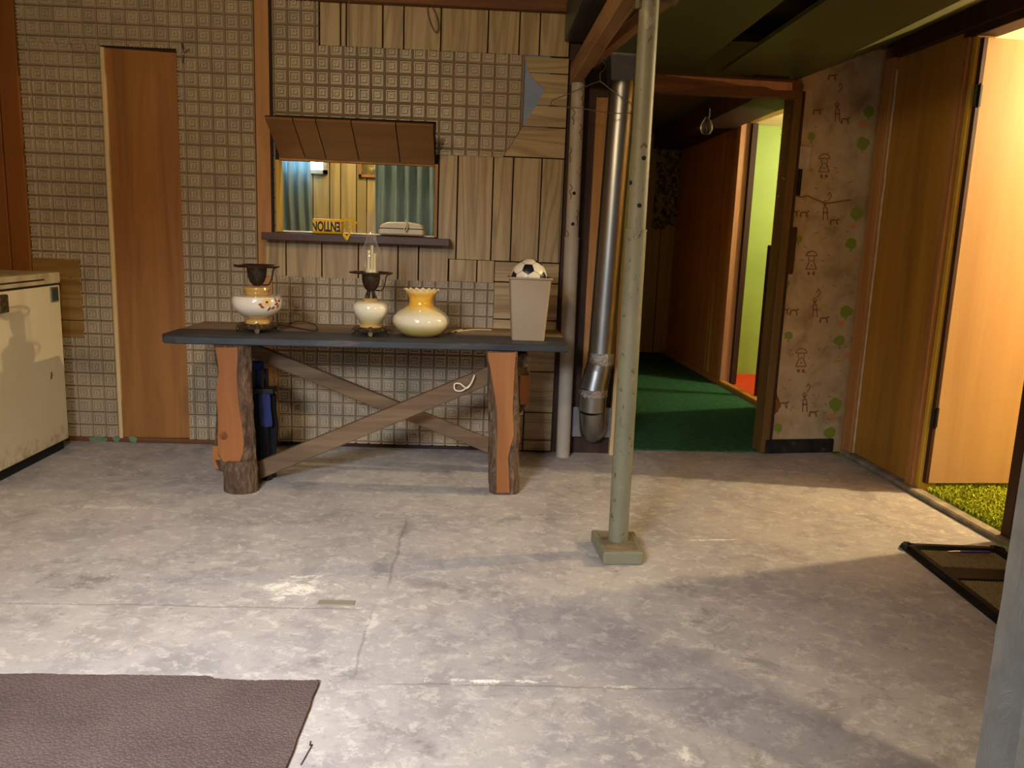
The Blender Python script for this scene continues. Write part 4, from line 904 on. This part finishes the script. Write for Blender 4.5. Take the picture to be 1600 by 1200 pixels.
logleg([(543, 338, 372, 342, 368), (600, 338, 372, 344, 368), (690, 333, 372, 336, 366), (705, 331, 374, 333, 366), (722, 332, 374, 334, 366), (742, 338, 376, 0, 0)], RYl, .10, tbl, [(697, 333, 350), (705, 332, 352), (720, 332, 352), (733, 336, 350)])
logleg([(560, 790, 823, 794, 820), (585, 790, 829, 794, 828), (615, 790, 829, 794, 827), (637, 788, 824, 792, 820), (650, 780, 811, 784, 807), (735, 775, 806, 779, 802)], RYr, .09, tbl, [(587, 813, 827), (600, 812, 828), (620, 812, 827), (632, 813, 824)])
r0, r1 = onY(818, 563, 3.97), Vector((-1.17, 3.88, .66))
obj('rail', tube(NB(), spline([r0 + Vector((0, 0, -.0)), r0 + Vector((-.01, .14, 0)), (r0.x - .02, 4.30, r0.z)], 4), .036, 12), M['bark'], tbl, smooth=True)
obj('rail', tube(NB(), [(-1.17, 3.87, .668), (-1.18, 4.10, .668)], .034, 12), M['bark'], tbl, smooth=True)
def brace(pa, pb, Y, wpx, th):
    a, b = onY(*pa, Y), onY(*pb, Y); t = (b - a).normalized(); n = Vector((-t.z, 0, t.x)) * (wpx * .0031 / 2)
    return prism(NB(), [a + n, b + n, b - n, a - n], (0, th, 0), .004)
obj('brace', brace((386, 545), (770, 700), 4.14, 23, .04), M['brace'], tbl)
obj('brace', brace((384, 744), (772, 584), 3.90, 27, .04), M['brace'], tbl)
# white cord on brace
c0_ = onY(722, 603, 3.875)
tag(obj('cord_loop', tube(NB(), spline([c0_ + Vector((.055, 0, .045)), c0_ + Vector((.04, -.006, .01)), c0_ + Vector((.0, -.006, -.022)), c0_ + Vector((-.032, -.004, -.02)), c0_ + Vector((-.036, -.002, .008)), c0_ + Vector((-.01, -.008, .012)), c0_ + Vector((.025, -.01, -.008)), c0_ + Vector((.05, -.008, .03)), c0_ + Vector((.058, 0, .055))]), .0035, 8), M['whitecord']), 'short white cord looped over the crossed brace near the right table leg', 'cord')
# ================================================================== LAMPS
def zl(y, z0=1.066, y0=412, k=.00313): return z0 - (y - y0) * k
def footbase(c, r, h, parent, ph):
    bm = NB(); lathe(bm, [(0, h), (r * .64, h), (r * .74, h * .9), (r * .86, h * .62), (r * .84, h * .42), (r * .7, h * .3), (0, h * .3)], c, 64, lambda i, a, q, z: (q * (1 + .07 * math.cos(4 * (a - ph)) + .025 * math.cos(a * 16)) if i > 0 else q, z))
    o = obj('brass_base', bm, M['brass'], parent, smooth=True)
    for k in range(4):
        a = ph + k * math.pi / 2; d = Vector((math.cos(a), math.sin(a), 0)); p = Vector(c); bm = NB()
        tube(bm, spline([p + d * r * .5 + Vector((0, 0, h * .8)), p + d * r * .75 + Vector((0, 0, h * .75)), p + d * r * .92 + Vector((0, 0, h * .35)), p + d * r + Vector((0, 0, h * .31))], 4), [h * .36] * 5 + [h * .32] * 4 + [h * .30] * 4, 8)
        obj('foot', bm, M['brass'], parent, smooth=True)
def burner(c, zr, rr, zb, rb, parent, rad_t=.007):
    """ring carrier, cage bowl, side arm"""
    c = Vector(c); bm = NB(); h = zr - zb
    torus(bm, c + Vector((0, 0, zr)), rr - rad_t, rad_t, 48, 10, flat=.75); o = obj('shade_ring', bm, M['bronze'], parent, smooth=True)
    for k in range(3):
        a = .4 + k * 2.094; tube_o = obj('ring_spoke', tube(NB(), [c + Vector((math.cos(a) * rb * .9, math.sin(a) * rb * .9, zr - .002)), c + Vector((math.cos(a) * (rr - rad_t), math.sin(a) * (rr - rad_t), zr - .001))], .003, 6), M['bronze'], parent)
    bm = NB(); lathe(bm, [(0, zb), (rb * .35, zb), (rb * .7, zb + h * .18), (rb * .92, zb + h * .45), (rb, zb + h * .8), (rb * 1.0, zb + h * .97), (rb * .85, zb + h * .97), (0, zb + h * .9)], c, 32, lambda i, a, r, z: (r * (1 + (.045 if i in (2, 3, 4) else 0) * math.cos(a * 12)), z))
    obj('burner_bowl', bm, M['brassdark'], parent, smooth=True)
    obj('side_arm', tube(NB(), spline([c + Vector((rb * .5, -.005, zb + .006)), c + Vector((rb * 1.25, -.008, zb + .008)), c + Vector((rb * 1.6, -.008, zb + h * .45)), c + Vector((rb * 1.75, -.006, zb + h * .85)), c + Vector((rr * .93, -.004, zr - .002))], 6), .0035, 8), M['bronze'], parent, smooth=True)
C1 = Vector((-1.078, 3.985, 0))
l1 = empty('oil_lamp', C1 + Vector((0, 0, TZ)), 'larger hurricane lamp base without chimney, painted flower on its white bowl', 'lamp')
footbase(C1 + Vector((0, 0, TZ)), .102, .040, l1, -1.35)
obj('foot_ring', lathe(NB(), [(0, .772), (.056, .772), (.059, .785), (.055, .797), (.046, .803), (0, .803)], C1, 40), M['amber'], l1, smooth=True)
zc_ = C1 + Vector((0, 0, .80))
m_op1 = opal('cream_lamp_glass', 0, [(.800 - TZ, '#c79a3c'), (.822 - TZ, '#cfc09a'), (.86 - TZ, '#ded6c6'), (.915 - TZ, '#dcd2be'), (.925 - TZ, '#b58f52')])
bwl = obj('bowl', lathe(NB(), [(.044, .800), (.050, .806), (.075, .820), (.100, .840), (.114, .862), (.1185, .885), (.117, .903), (.110, .913), (.062, .918), (0, .918)], C1, 56), m_op1, l1, smooth=True)
obj('collar_ring', lathe(NB(), [(.05, .914), (.056, .922), (.055, .934), (.062, .946), (.060, .955), (.048, .960), (0, .960)], C1, 40), M['amber'], l1, smooth=True)
burner(C1, 1.056, .107, .962, .046, l1, .0085)
# painted flower: thin raised enamel following the bowl
def onbowl(ang, z, prof, c, lift):
    for (r0, z0), (r1, z1) in zip(prof, prof[1:]):
        if z0 <= z <= z1: r = r0 + (r1 - r0) * (z - z0) / (z1 - z0); break
    else: r = prof[-1][0]
    return Vector((c.x + (r + lift) * math.cos(ang), c.y + (r + lift) * math.sin(ang), z))
PF = [(.075, .820), (.100, .840), (.114, .862), (.1185, .885), (.117, .903), (.110, .913)]
def petalpatch(ca, cz, w, h, m, name, rot=0, lift=.0012):
    bm = NB(); n = 10; c = bm.verts.new(onbowl(ca, cz, PF, C1, lift)); vs = []
    for k in range(n):
        t = 2 * math.pi * k / n; dx, dz = w * math.cos(t), h * math.sin(t); a2 = dx * math.cos(rot) - dz * math.sin(rot); z2 = dx * math.sin(rot) + dz * math.cos(rot)
        vs.append(bm.verts.new(onbowl(ca + a2 / .115, min(.912, max(.822, cz + z2)), PF, C1, lift)))
    for k in range(n): bm.faces.new((c, vs[k], vs[(k+1) % n]))
    obj(name, bm, M[m], bwl)
fa_ = -math.pi / 2 + .63
for k in range(7):
    t = 2 * math.pi * k / 7; petalpatch(fa_ + .017 * math.cos(t) / .115, .892 + .014 * math.sin(t), .010, .006, 'petal', 'petal', t)
petalpatch(fa_, .893, .006, .006, 'flowerc', 'flower_centre', 0, .002)
for da, dz, r in ((.45, -.01, .3), (.55, -.022, 1), (.30, -.028, .5), (-.18, -.022, -.5), (.62, .004, 0), (-.24, -.010, 0), (.42, .008, 2), (.12, -.032, 1)): petalpatch(fa_ + da, .892 + dz, .011, .006, 'rustleaf', 'leaf', r, .0009)
# cord on table from lamp 1
ct = [onZ(x, y, TZ + .004) for x, y in ((424, 505), (440, 508), (452, 511))] + [onZ(455, 507, TZ + .004), onZ(464, 500, TZ + .006), onZ(478, 498, TZ + .02), onZ(492, 507, TZ + .006), onZ(494, 516, TZ + .004), onZ(478, 515, TZ + .004), onZ(450, 509, TZ + .004)]
for p in ct: p.y = min(p.y, 4.30)
obj('cord', tube(NB(), spline(ct, 6), .0028, 7), M['cable'], l1)
C2 = Vector((-.537, 4.005, 0)); z2 = lambda y: 1.049 - (y - 424) * .0032
l2 = empty('oil_lamp', C2 + Vector((0, 0, TZ)), 'smaller hurricane lamp with a tall clear glass chimney and cream bowl', 'lamp')
footbase(C2 + Vector((0, 0, TZ)), .092, .038, l2, -1.45)
obj('foot_ring', lathe(NB(), [(0, .768), (.050, .768), (.056, .776), (.053, .785), (.045, .792), (0, .792)], C2, 40), M['amber'], l2, smooth=True)
PF2 = [(.044, .788), (.052, .800), (.068, .825), (.082, .853), (.086, .872), (.082, .889), (.068, .902), (.040, .908), (0, .908)]
obj('bowl', lathe(NB(), PF2, C2, 48), opal('cream_small_lamp_glass', 0, [(.785 - TZ, '#c0a050'), (.815 - TZ, '#bdb084'), (.85 - TZ, '#d8cfb4'), (.895 - TZ, '#ddd3b8'), (.91 - TZ, '#c9a860')]), l2, smooth=True)
obj('collar_ring', lathe(NB(), [(.030, .904), (.038, .908), (.038, .914), (.030, .920), (0, .920)], C2, 36), M['amber'], l2, smooth=True)
bm = NB()
for k in range(6): a = k * math.pi / 3; tube(bm, [C2 + Vector((.027 * math.cos(a), .027 * math.sin(a), .918)), C2 + Vector((.014 * math.cos(a), .014 * math.sin(a), .955))], .0045, 6)
obj('neck_cage', bm, M['brassdark'], l2)
burner(C2, 1.042, .105, .952, .043, l2, .0055)
ch = [(.036, 1.044), (.042, 1.060), (.049, 1.095), (.050, 1.12), (.044, 1.15), (.030, 1.18), (.023, 1.205), (.0215, 1.25), (.0215, 1.325)]
bm = NB(); lathe(bm, ch, C2, 40)
obj('glass_chimney', bm, M['glassclear'], l2, smooth=True)
for dx, h in ((-.012, .105), (.004, .128), (.016, .09)): obj('candle_socket', tube(NB(), [C2 + Vector((dx, .004 * (1 if dx > 0 else -1), 1.045)), C2 + Vector((dx, .004, 1.045 + h))], .0065, 12), M['beige'], l2, smooth=True)
obj('socket_plate', lathe(NB(), [(0, 1.058), (.026, 1.058), (.028, 1.045), (0, 1.045)], C2, 24), M['beige'], l2, smooth=True)
# shade
C3 = Vector((-.292, 4.02, TZ))
m_sh = opal('amber_and_opal_shade_glass', 0, [(0, '#a88a2c'), (.035, '#b5a468'), (.07, '#d2c8a8'), (.10, '#d8cfb6'), (.125, '#d6c890'), (.150, '#d9a83a'), (.205, '#d9a12e'), (.228, '#ead9a4')])
sp_ = [(.070, 0), (.088, .004), (.112, .022), (.132, .048), (.140, .072), (.134, .096), (.112, .118), (.085, .134), (.064, .148), (.058, .165), (.060, .185), (.066, .200), (.076, .214), (.084, .226)]
def ruf(i, a, r, z):
    if i >= 14 - 2 and i < 14 + 2: s = {12: .35, 13: 1, 14: 1, 15: .35}[i]; return r + .004 * s * math.cos(a * 16), z + .0045 * s * math.cos(a * 16)
    return r, z
bm = NB(); lathe(bm, sp_ + [(r - .004, z) for r, z in reversed(sp_)] , C3, 96, ruf)
tag(obj('glass_globe', bm, m_sh, smooth=True, origin=C3), 'amber and cream glass lampshade with a ruffled rim standing on the table', 'lampshade')
cc = [onZ(x, y, TZ + .004) for x, y in ((697, 521), (712, 517), (722, 515), (714, 518), (740, 515), (768, 513))]
for p in cc: p.y = min(p.y, 4.32)
tag(obj('electric_cord', tube(NB(), spline(cc, 6), .0035, 7), M['creamcord']), 'cream cord lying on the table between the glass shade and the waste bin', 'cord')
# bin + ball
BC = Vector((.235, 4.04, TZ)); b0, b1, bh = (.080, .075), (.100, .092), .302
bn = empty('waste_bin', BC, 'taupe plastic waste bin holding a football on the right end of the table', 'bin')
def rr_(hx, hy, z, rad=.012, n=5):
    out = []
    for sx_, sy_, a0_ in ((1, 1, 0), (-1, 1, 90), (-1, -1, 180), (1, -1, 270)):
        for k in range(n): a = math.radians(a0_ + 90 * k / (n - 1)); out.append(BC + Vector((sx_ * (hx - rad) + rad * math.cos(a), sy_ * (hy - rad) + rad * math.sin(a), z)))
    return out
bm = NB(); sec = [(b0[0], b0[1], 0), (b1[0], b1[1], bh), (b1[0] - .004, b1[1] - .004, bh), (b0[0] - .004, b0[1] - .004, .004)]
rg = [[bm.verts.new(p) for p in rr_(*s)] for s in sec]
for A_, B_ in zip(rg, rg[1:]):
    for k in range(len(A_)): bm.faces.new((A_[k], A_[(k+1) % len(A_)], B_[(k+1) % len(A_)], B_[k]))
bm.faces.new(rg[0]); bm.faces.new(rg[-1]); obj('bucket', bm, M['binplastic'], bn, smooth=True)
bm = NB(); pr_ = rr_(b1[0] + .003, b1[1] + .003, bh - .001, .014); tube(bm, pr_ + [pr_[0]], .0055, 8); obj('rim', bm, M['binplastic'], bn, smooth=True)
BR_ = .0875; bc = BC + Vector((-.004, 0, bh + .003))
bl = empty('football', bc, 'white football with black pentagons resting in the top of the waste bin', 'ball')
ico = bmesh.new(); bmesh.ops.create_icosphere(ico, subdivisions=1, radius=1); ico.verts.ensure_lookup_table()
rotm = Matrix.Rotation(.25, 3, 'Z') @ Matrix.Rotation(.55, 3, 'X') @ Matrix.Rotation(.5, 3, 'Y')
def aimed():
    v0 = ico.verts[0].co.normalized(); tgt = Vector((-.10, -.80, .46)).normalized(); q = v0.rotation_difference(tgt).to_matrix()
    return Matrix.Rotation(.45, 3, tgt) @ q
rotm = aimed()
def panel(pts, m):
    pts = [rotm @ p for p in pts]; c = sum(pts, Vector()) / len(pts); bm = NB(); K = 3; n = len(pts); R0 = BR_
    cen = bm.verts.new(bc + c.normalized() * R0); prev = None
    for k in range(1, K + 1):
        f = k / K * (.965 if k == K else 1); row = []
        for i in range(n):
            for s in range(k):
                p = pts[i].lerp(pts[(i+1) % n], s / k); q = c + (p - c) * f; rad = R0 * (.996 if k == K else 1); row.append(bm.verts.new(bc + q.normalized() * rad))
        if prev is None:
            for i in range(n): bm.faces.new((cen, row[i], row[(i+1) % n]))
        else:
            pn, rn = len(prev), len(row); kk = k
            for i in range(n):
                for s in range(kk):
                    a = row[i * kk + s]; b = row[(i * kk + s + 1) % rn]; p1 = prev[(i * (kk - 1) + min(s, kk - 1)) % pn] if s < kk - 1 else prev[((i + 1) * (kk - 1)) % pn]
                    bm.faces.new((p1, a, b))
                    if s < kk - 1: p2 = prev[(i * (kk - 1) + s + 1) % pn]; bm.faces.new((p1, b, p2))
        prev = row
    obj('black_panel' if m == 'ballblack' else 'white_panel', bm, M[m], bl, smooth=True)
for v in ico.verts:
    nb = [e.other_vert(v).co for e in v.link_edges]; n0 = v.co.normalized(); ref = (nb[0] - n0 * nb[0].dot(n0)).normalized(); oth = n0.cross(ref)
    nb.sort(key=lambda q: math.atan2(q.dot(oth), q.dot(ref))); panel([v.co.lerp(q, 1/3) for q in nb], 'ballblack')
for f in ico.faces:
    a, b, c = [v.co for v in f.verts]; panel([a.lerp(b, 1/3), a.lerp(b, 2/3), b.lerp(c, 1/3), b.lerp(c, 2/3), c.lerp(a, 1/3), c.lerp(a, 2/3)], 'ballwhite')
ico.free()
bm = NB(); bmesh.ops.create_uvsphere(bm, u_segments=28, v_segments=16, radius=BR_ * .985, matrix=Matrix.Translation(bc)); obj('seam_core', bm, M['ballblack'], bl, smooth=True)
# folded camp chair
fc = empty('folded_chair', (-1.05, 4.02, 0), 'folded camping chair in dark blue and black cloth under the table behind the left leg', 'folding chair')
def bag(c0, c1, rx, ry, seed, n=24, m=16, z0=0, z1=1):
    bm = NB(); rs = []
    for j in range(m + 1):
        v = j / m; cx, cy, cz = [c0[k] + (c1[k] - c0[k]) * v for k in range(3)]; r = []
        for i in range(n):
            a = 2 * math.pi * i / n; f = 1 + .16 * math.sin(a * 5 + seed) + .18 * noise.noise(Vector((math.cos(a) * 2, math.sin(a) * 2, v * 3 + seed))); 
            if j in (0, m): f *= .8
            r.append(bm.verts.new((cx + rx * f * math.cos(a), cy + ry * f * math.sin(a), cz)))
        rs.append(r)
    for A_, B_ in zip(rs, rs[1:]):
        for k in range(n): bm.faces.new((A_[k], A_[(k+1) % n], B_[(k+1) % n], B_[k]))
    bm.faces.new(rs[0]); bm.faces.new(rs[-1]); return bm
def cz(x, y, Y=4.0): return onY(x, y, Y)
p = cz(409, 612); q = cz(412, 722)
obj('seat_cloth', bag((q.x, 4.02, q.z), (p.x, 4.02, p.z), .055, .05, 1), M['blackcloth'], fc, smooth=True)
p = cz(398, 566); q = cz(400, 606)
obj('back_cloth', bag((q.x - .004, 4.03, q.z), (p.x, 4.03, p.z), .034, .028, 2), M['blue'], fc, smooth=True)
p = cz(415, 612); q = cz(418, 664)
obj('arm_cloth', bag((q.x + .004, 3.97, q.z), (p.x, 3.975, p.z), .026, .018, 3), M['blue'], fc, smooth=True)
p = cz(408, 609); obj('bracket', box(NB(), (p.x - .05, 3.96, p.z - .014), (p.x + .068, 4.05, p.z + .012), .006), M['black'], fc)
for dx, dy in ((-.028, -.02), (.02, -.025), (.03, .02), (-.02, .025)):
    obj('frame_tube', tube(NB(), [(cz(412, 700).x + dx, 4.0 + dy, .03), (cz(405, 580).x + dx * .8, 4.02 + dy, .55)], .009, 10), M['black'], fc, smooth=True)
for dx, dy in ((-.030, -.02), (.026, -.03), (.034, .02), (-.02, .025)):
    x = cz(413, 745).x + dx; bm = NB(); lathe(bm, [(0, 0), (.022, 0), (.024, .01), (.014, .03), (.010, .036), (0, .036)], (x, 4.0 + dy, 0), 16); obj('foot', bm, M['black'], fc, smooth=True)
# ================================================================== FREEZER
FXf = -2.25
fz = empty('chest_freezer', (-2.6, 3.5, 0), 'cream enamel chest freezer against the left wall', 'freezer')
obj('cabinet', box(NB(), (-2.94, 2.55, .055), (FXf, 4.462, .895), .006), M['enamel'], fz)
obj('plinth', box(NB(), (-2.92, 2.58, 0), (FXf - .02, 4.44, .055)), M['black'], fz)
obj('gasket', box(NB(), (-2.93, 2.56, .895), (FXf - .012, 4.45, .906)), M['groove'], fz)
obj('lid', box(NB(), (-2.945, 2.55, .906), (FXf + .006, 4.465, .965), .010), spotty('worn_lid', [(.35, '#9a8a68'), (.5, '#b3a37e'), (.7, '#c6b894')], 8, .4), fz)
obj('lid_slot', box(NB(), (FXf - .002, 2.7, .928), (FXf + .0075, 4.30, .936)), M['groove'], fz)
bp = onR(84, 460); b_ = ray(84, 460); t = FXf / b_.x; bpt = Vector((0, 0, CH)) + b_ * t
bd = obj('badge', box(NB(), (FXf, bpt.y - .038, bpt.z - .040), (FXf + .006, bpt.y + .038, bpt.z + .040), .001), M['badgerim'], fz)
obj('badge_plate', box(NB(), (FXf + .005, bpt.y - .024, bpt.z - .032), (FXf + .008, bpt.y + .032, bpt.z + .034)), M['badge'], bd)
obj('handle', box(NB(), (FXf, 3.86, .80), (FXf + .03, 3.93, .885), .006), M['brass'], fz)
t = ray(80, 586); t2 = FXf / t.x; sc_ = Vector((0, 0, CH)) + t * t2
obj('scratch', prism(NB(), [Vector((FXf + .0012, sc_.y + a, sc_.z + b)) for a, b in ((-.01, -.02), (.0, -.024), (.012, -.004), (.008, .018), (-.002, .012))], (-.002, 0, 0)), M['stain'], fz)
# ================================================================== RUG, TRAY, PEN, STRIP
ra, rb_, rc = onZ(500, 1065), onZ(463, 1200), onZ(0, 1058)
bm = NB(); edge = []
tp = [onZ(x, y) for x, y in ((499, 1067), (470, 1068), (430, 1067), (395, 1068), (334, 1065), (328, 1061), (250, 1060), (190, 1059), (120, 1059), (60, 1057), (0, 1058))]
n = 90
for i in range(n + 1):
    f = i / n * (len(tp) - 1); k = min(int(f), len(tp) - 2); p = tp[k].lerp(tp[k+1], f - k); p.y += .003 * noise.noise(Vector((i * .9, 0, 0))) * 1.5; edge.append(p)
edge.append(Vector((-2.3, 2.12, 0))); edge.append(Vector((-2.2, .7, 0))); edge.append(Vector((-.43, .75, 0)))
for i in range(30): p = Vector((-.43, .75, 0)).lerp(ra, i / 30); p.x += .004 * noise.noise(Vector((0, i * .8, 5))); edge.append(p)
prism(bm, edge, (0, 0, .010)); tag(obj('rug', bm, M['rug']), 'dark brown woven rug with a frayed edge at the lower left', 'rug')
tr_ = empty('boot_tray', (2.0, 2.9, 0), 'black rubber boot tray with ribbed brown inserts beside the right doorway', 'tray')
T0, T1 = Vector((1.815, 3.245, 0)), Vector((1.79, 2.40, 0)); T2, T3 = Vector((2.22, 2.38, 0)), Vector((2.24, 3.225, 0))
cen_ = (T0 + T1 + T2 + T3) / 4
bm = NB(); prism(bm, [T0, T1, T2, T3], (0, 0, .006)); obj('base', bm, M['rubber'], tr_)
def lip(a, b, w=.055, h=.024):
    d = (b - a).normalized(); n = Vector((-d.y, d.x, 0)); n = n if (cen_ - a).dot(n) > 0 else -n
    q = [a + n * .0, a + n * w * .3 + Vector((0, 0, h)), a + n * w * .7 + Vector((0, 0, h)), a + n * w + Vector((0, 0, .004))]; return prism(NB(), q, b - a)
for a, b in ((T0, T1), (T1, T2), (T2, T3), (T3, T0)): obj('raised_rim', lip(a, b), M['rubber'], tr_)
mid0, mid1 = T0.lerp(T1, .36), T3.lerp(T2, .36)
bm = NB(); prism(bm, [mid0 + Vector((0, .055, .004)), mid0 + Vector((0, -.055, .004)), mid1 + Vector((0, -.055, .004)), mid1 + Vector((0, .055, .004))], (0, 0, .012), .004); obj('cross_bar', bm, M['rubber'], tr_)
for f0, f1, nm_ in ((.07, .27, 0), (.43, .93, 1)):
    a, b, c, d = (T0.lerp(T1, f0), T0.lerp(T1, f1), T3.lerp(T2, f1), T3.lerp(T2, f0)); sh_ = Vector((.072, 0, .006))
    s_ = obj('mat_insert', prism(NB(), [a + sh_, b + sh_, c + Vector((-.06, 0, .006)), d + Vector((-.06, 0, .006))], (0, 0, .003)), M['ribmat'], tr_)
    bm = NB(); nn = 30
    for k in range(nn):
        x0 = k / nn; p = a.lerp(d, x0 * .82 + .1); q = b.lerp(c, x0 * .82 + .1); p.z = q.z = .0095; tube(bm, [p, q], .0035, 5)
    obj('mat_rib', bm, M['ribmat'], s_, kind='stuff')
pa_, pb_ = onZ(1480, 862, .03), onZ(1546, 863, .03)
pen = empty('pen', (pa_ + pb_) / 2 , 'purple and silver pen lying across the black boot tray', 'pen')
obj('barrel', tube(NB(), [pa_.lerp(pb_, .3), pb_], .005, 12), M['penp'], pen, smooth=True)
obj('silver_tip', tube(NB(), [pa_, pa_.lerp(pb_, .1), pa_.lerp(pb_, .3)], [.0015, .004, .005], 12), M['chrome'], pen, smooth=True)
s0, s1 = onZ(498, 940), onZ(553, 946)
tag(obj('metal_strip', box(NB(), (s0.x, 2.585, 0), (s1.x, 2.62, .004), .001), plain('dull_floor_strip', '#7c7566', .6)), 'short flat grey metal strip lying on the concrete floor', 'strip')
pc = [onZ(x, y, .003) for x, y in ((485, 1158), (484, 1165), (488, 1163), (470, 1195))]
tag(obj('loose_thread', tube(NB(), pc, .0012, 5), M['cable']), 'loose dark thread at the right edge of the brown rug', 'thread')
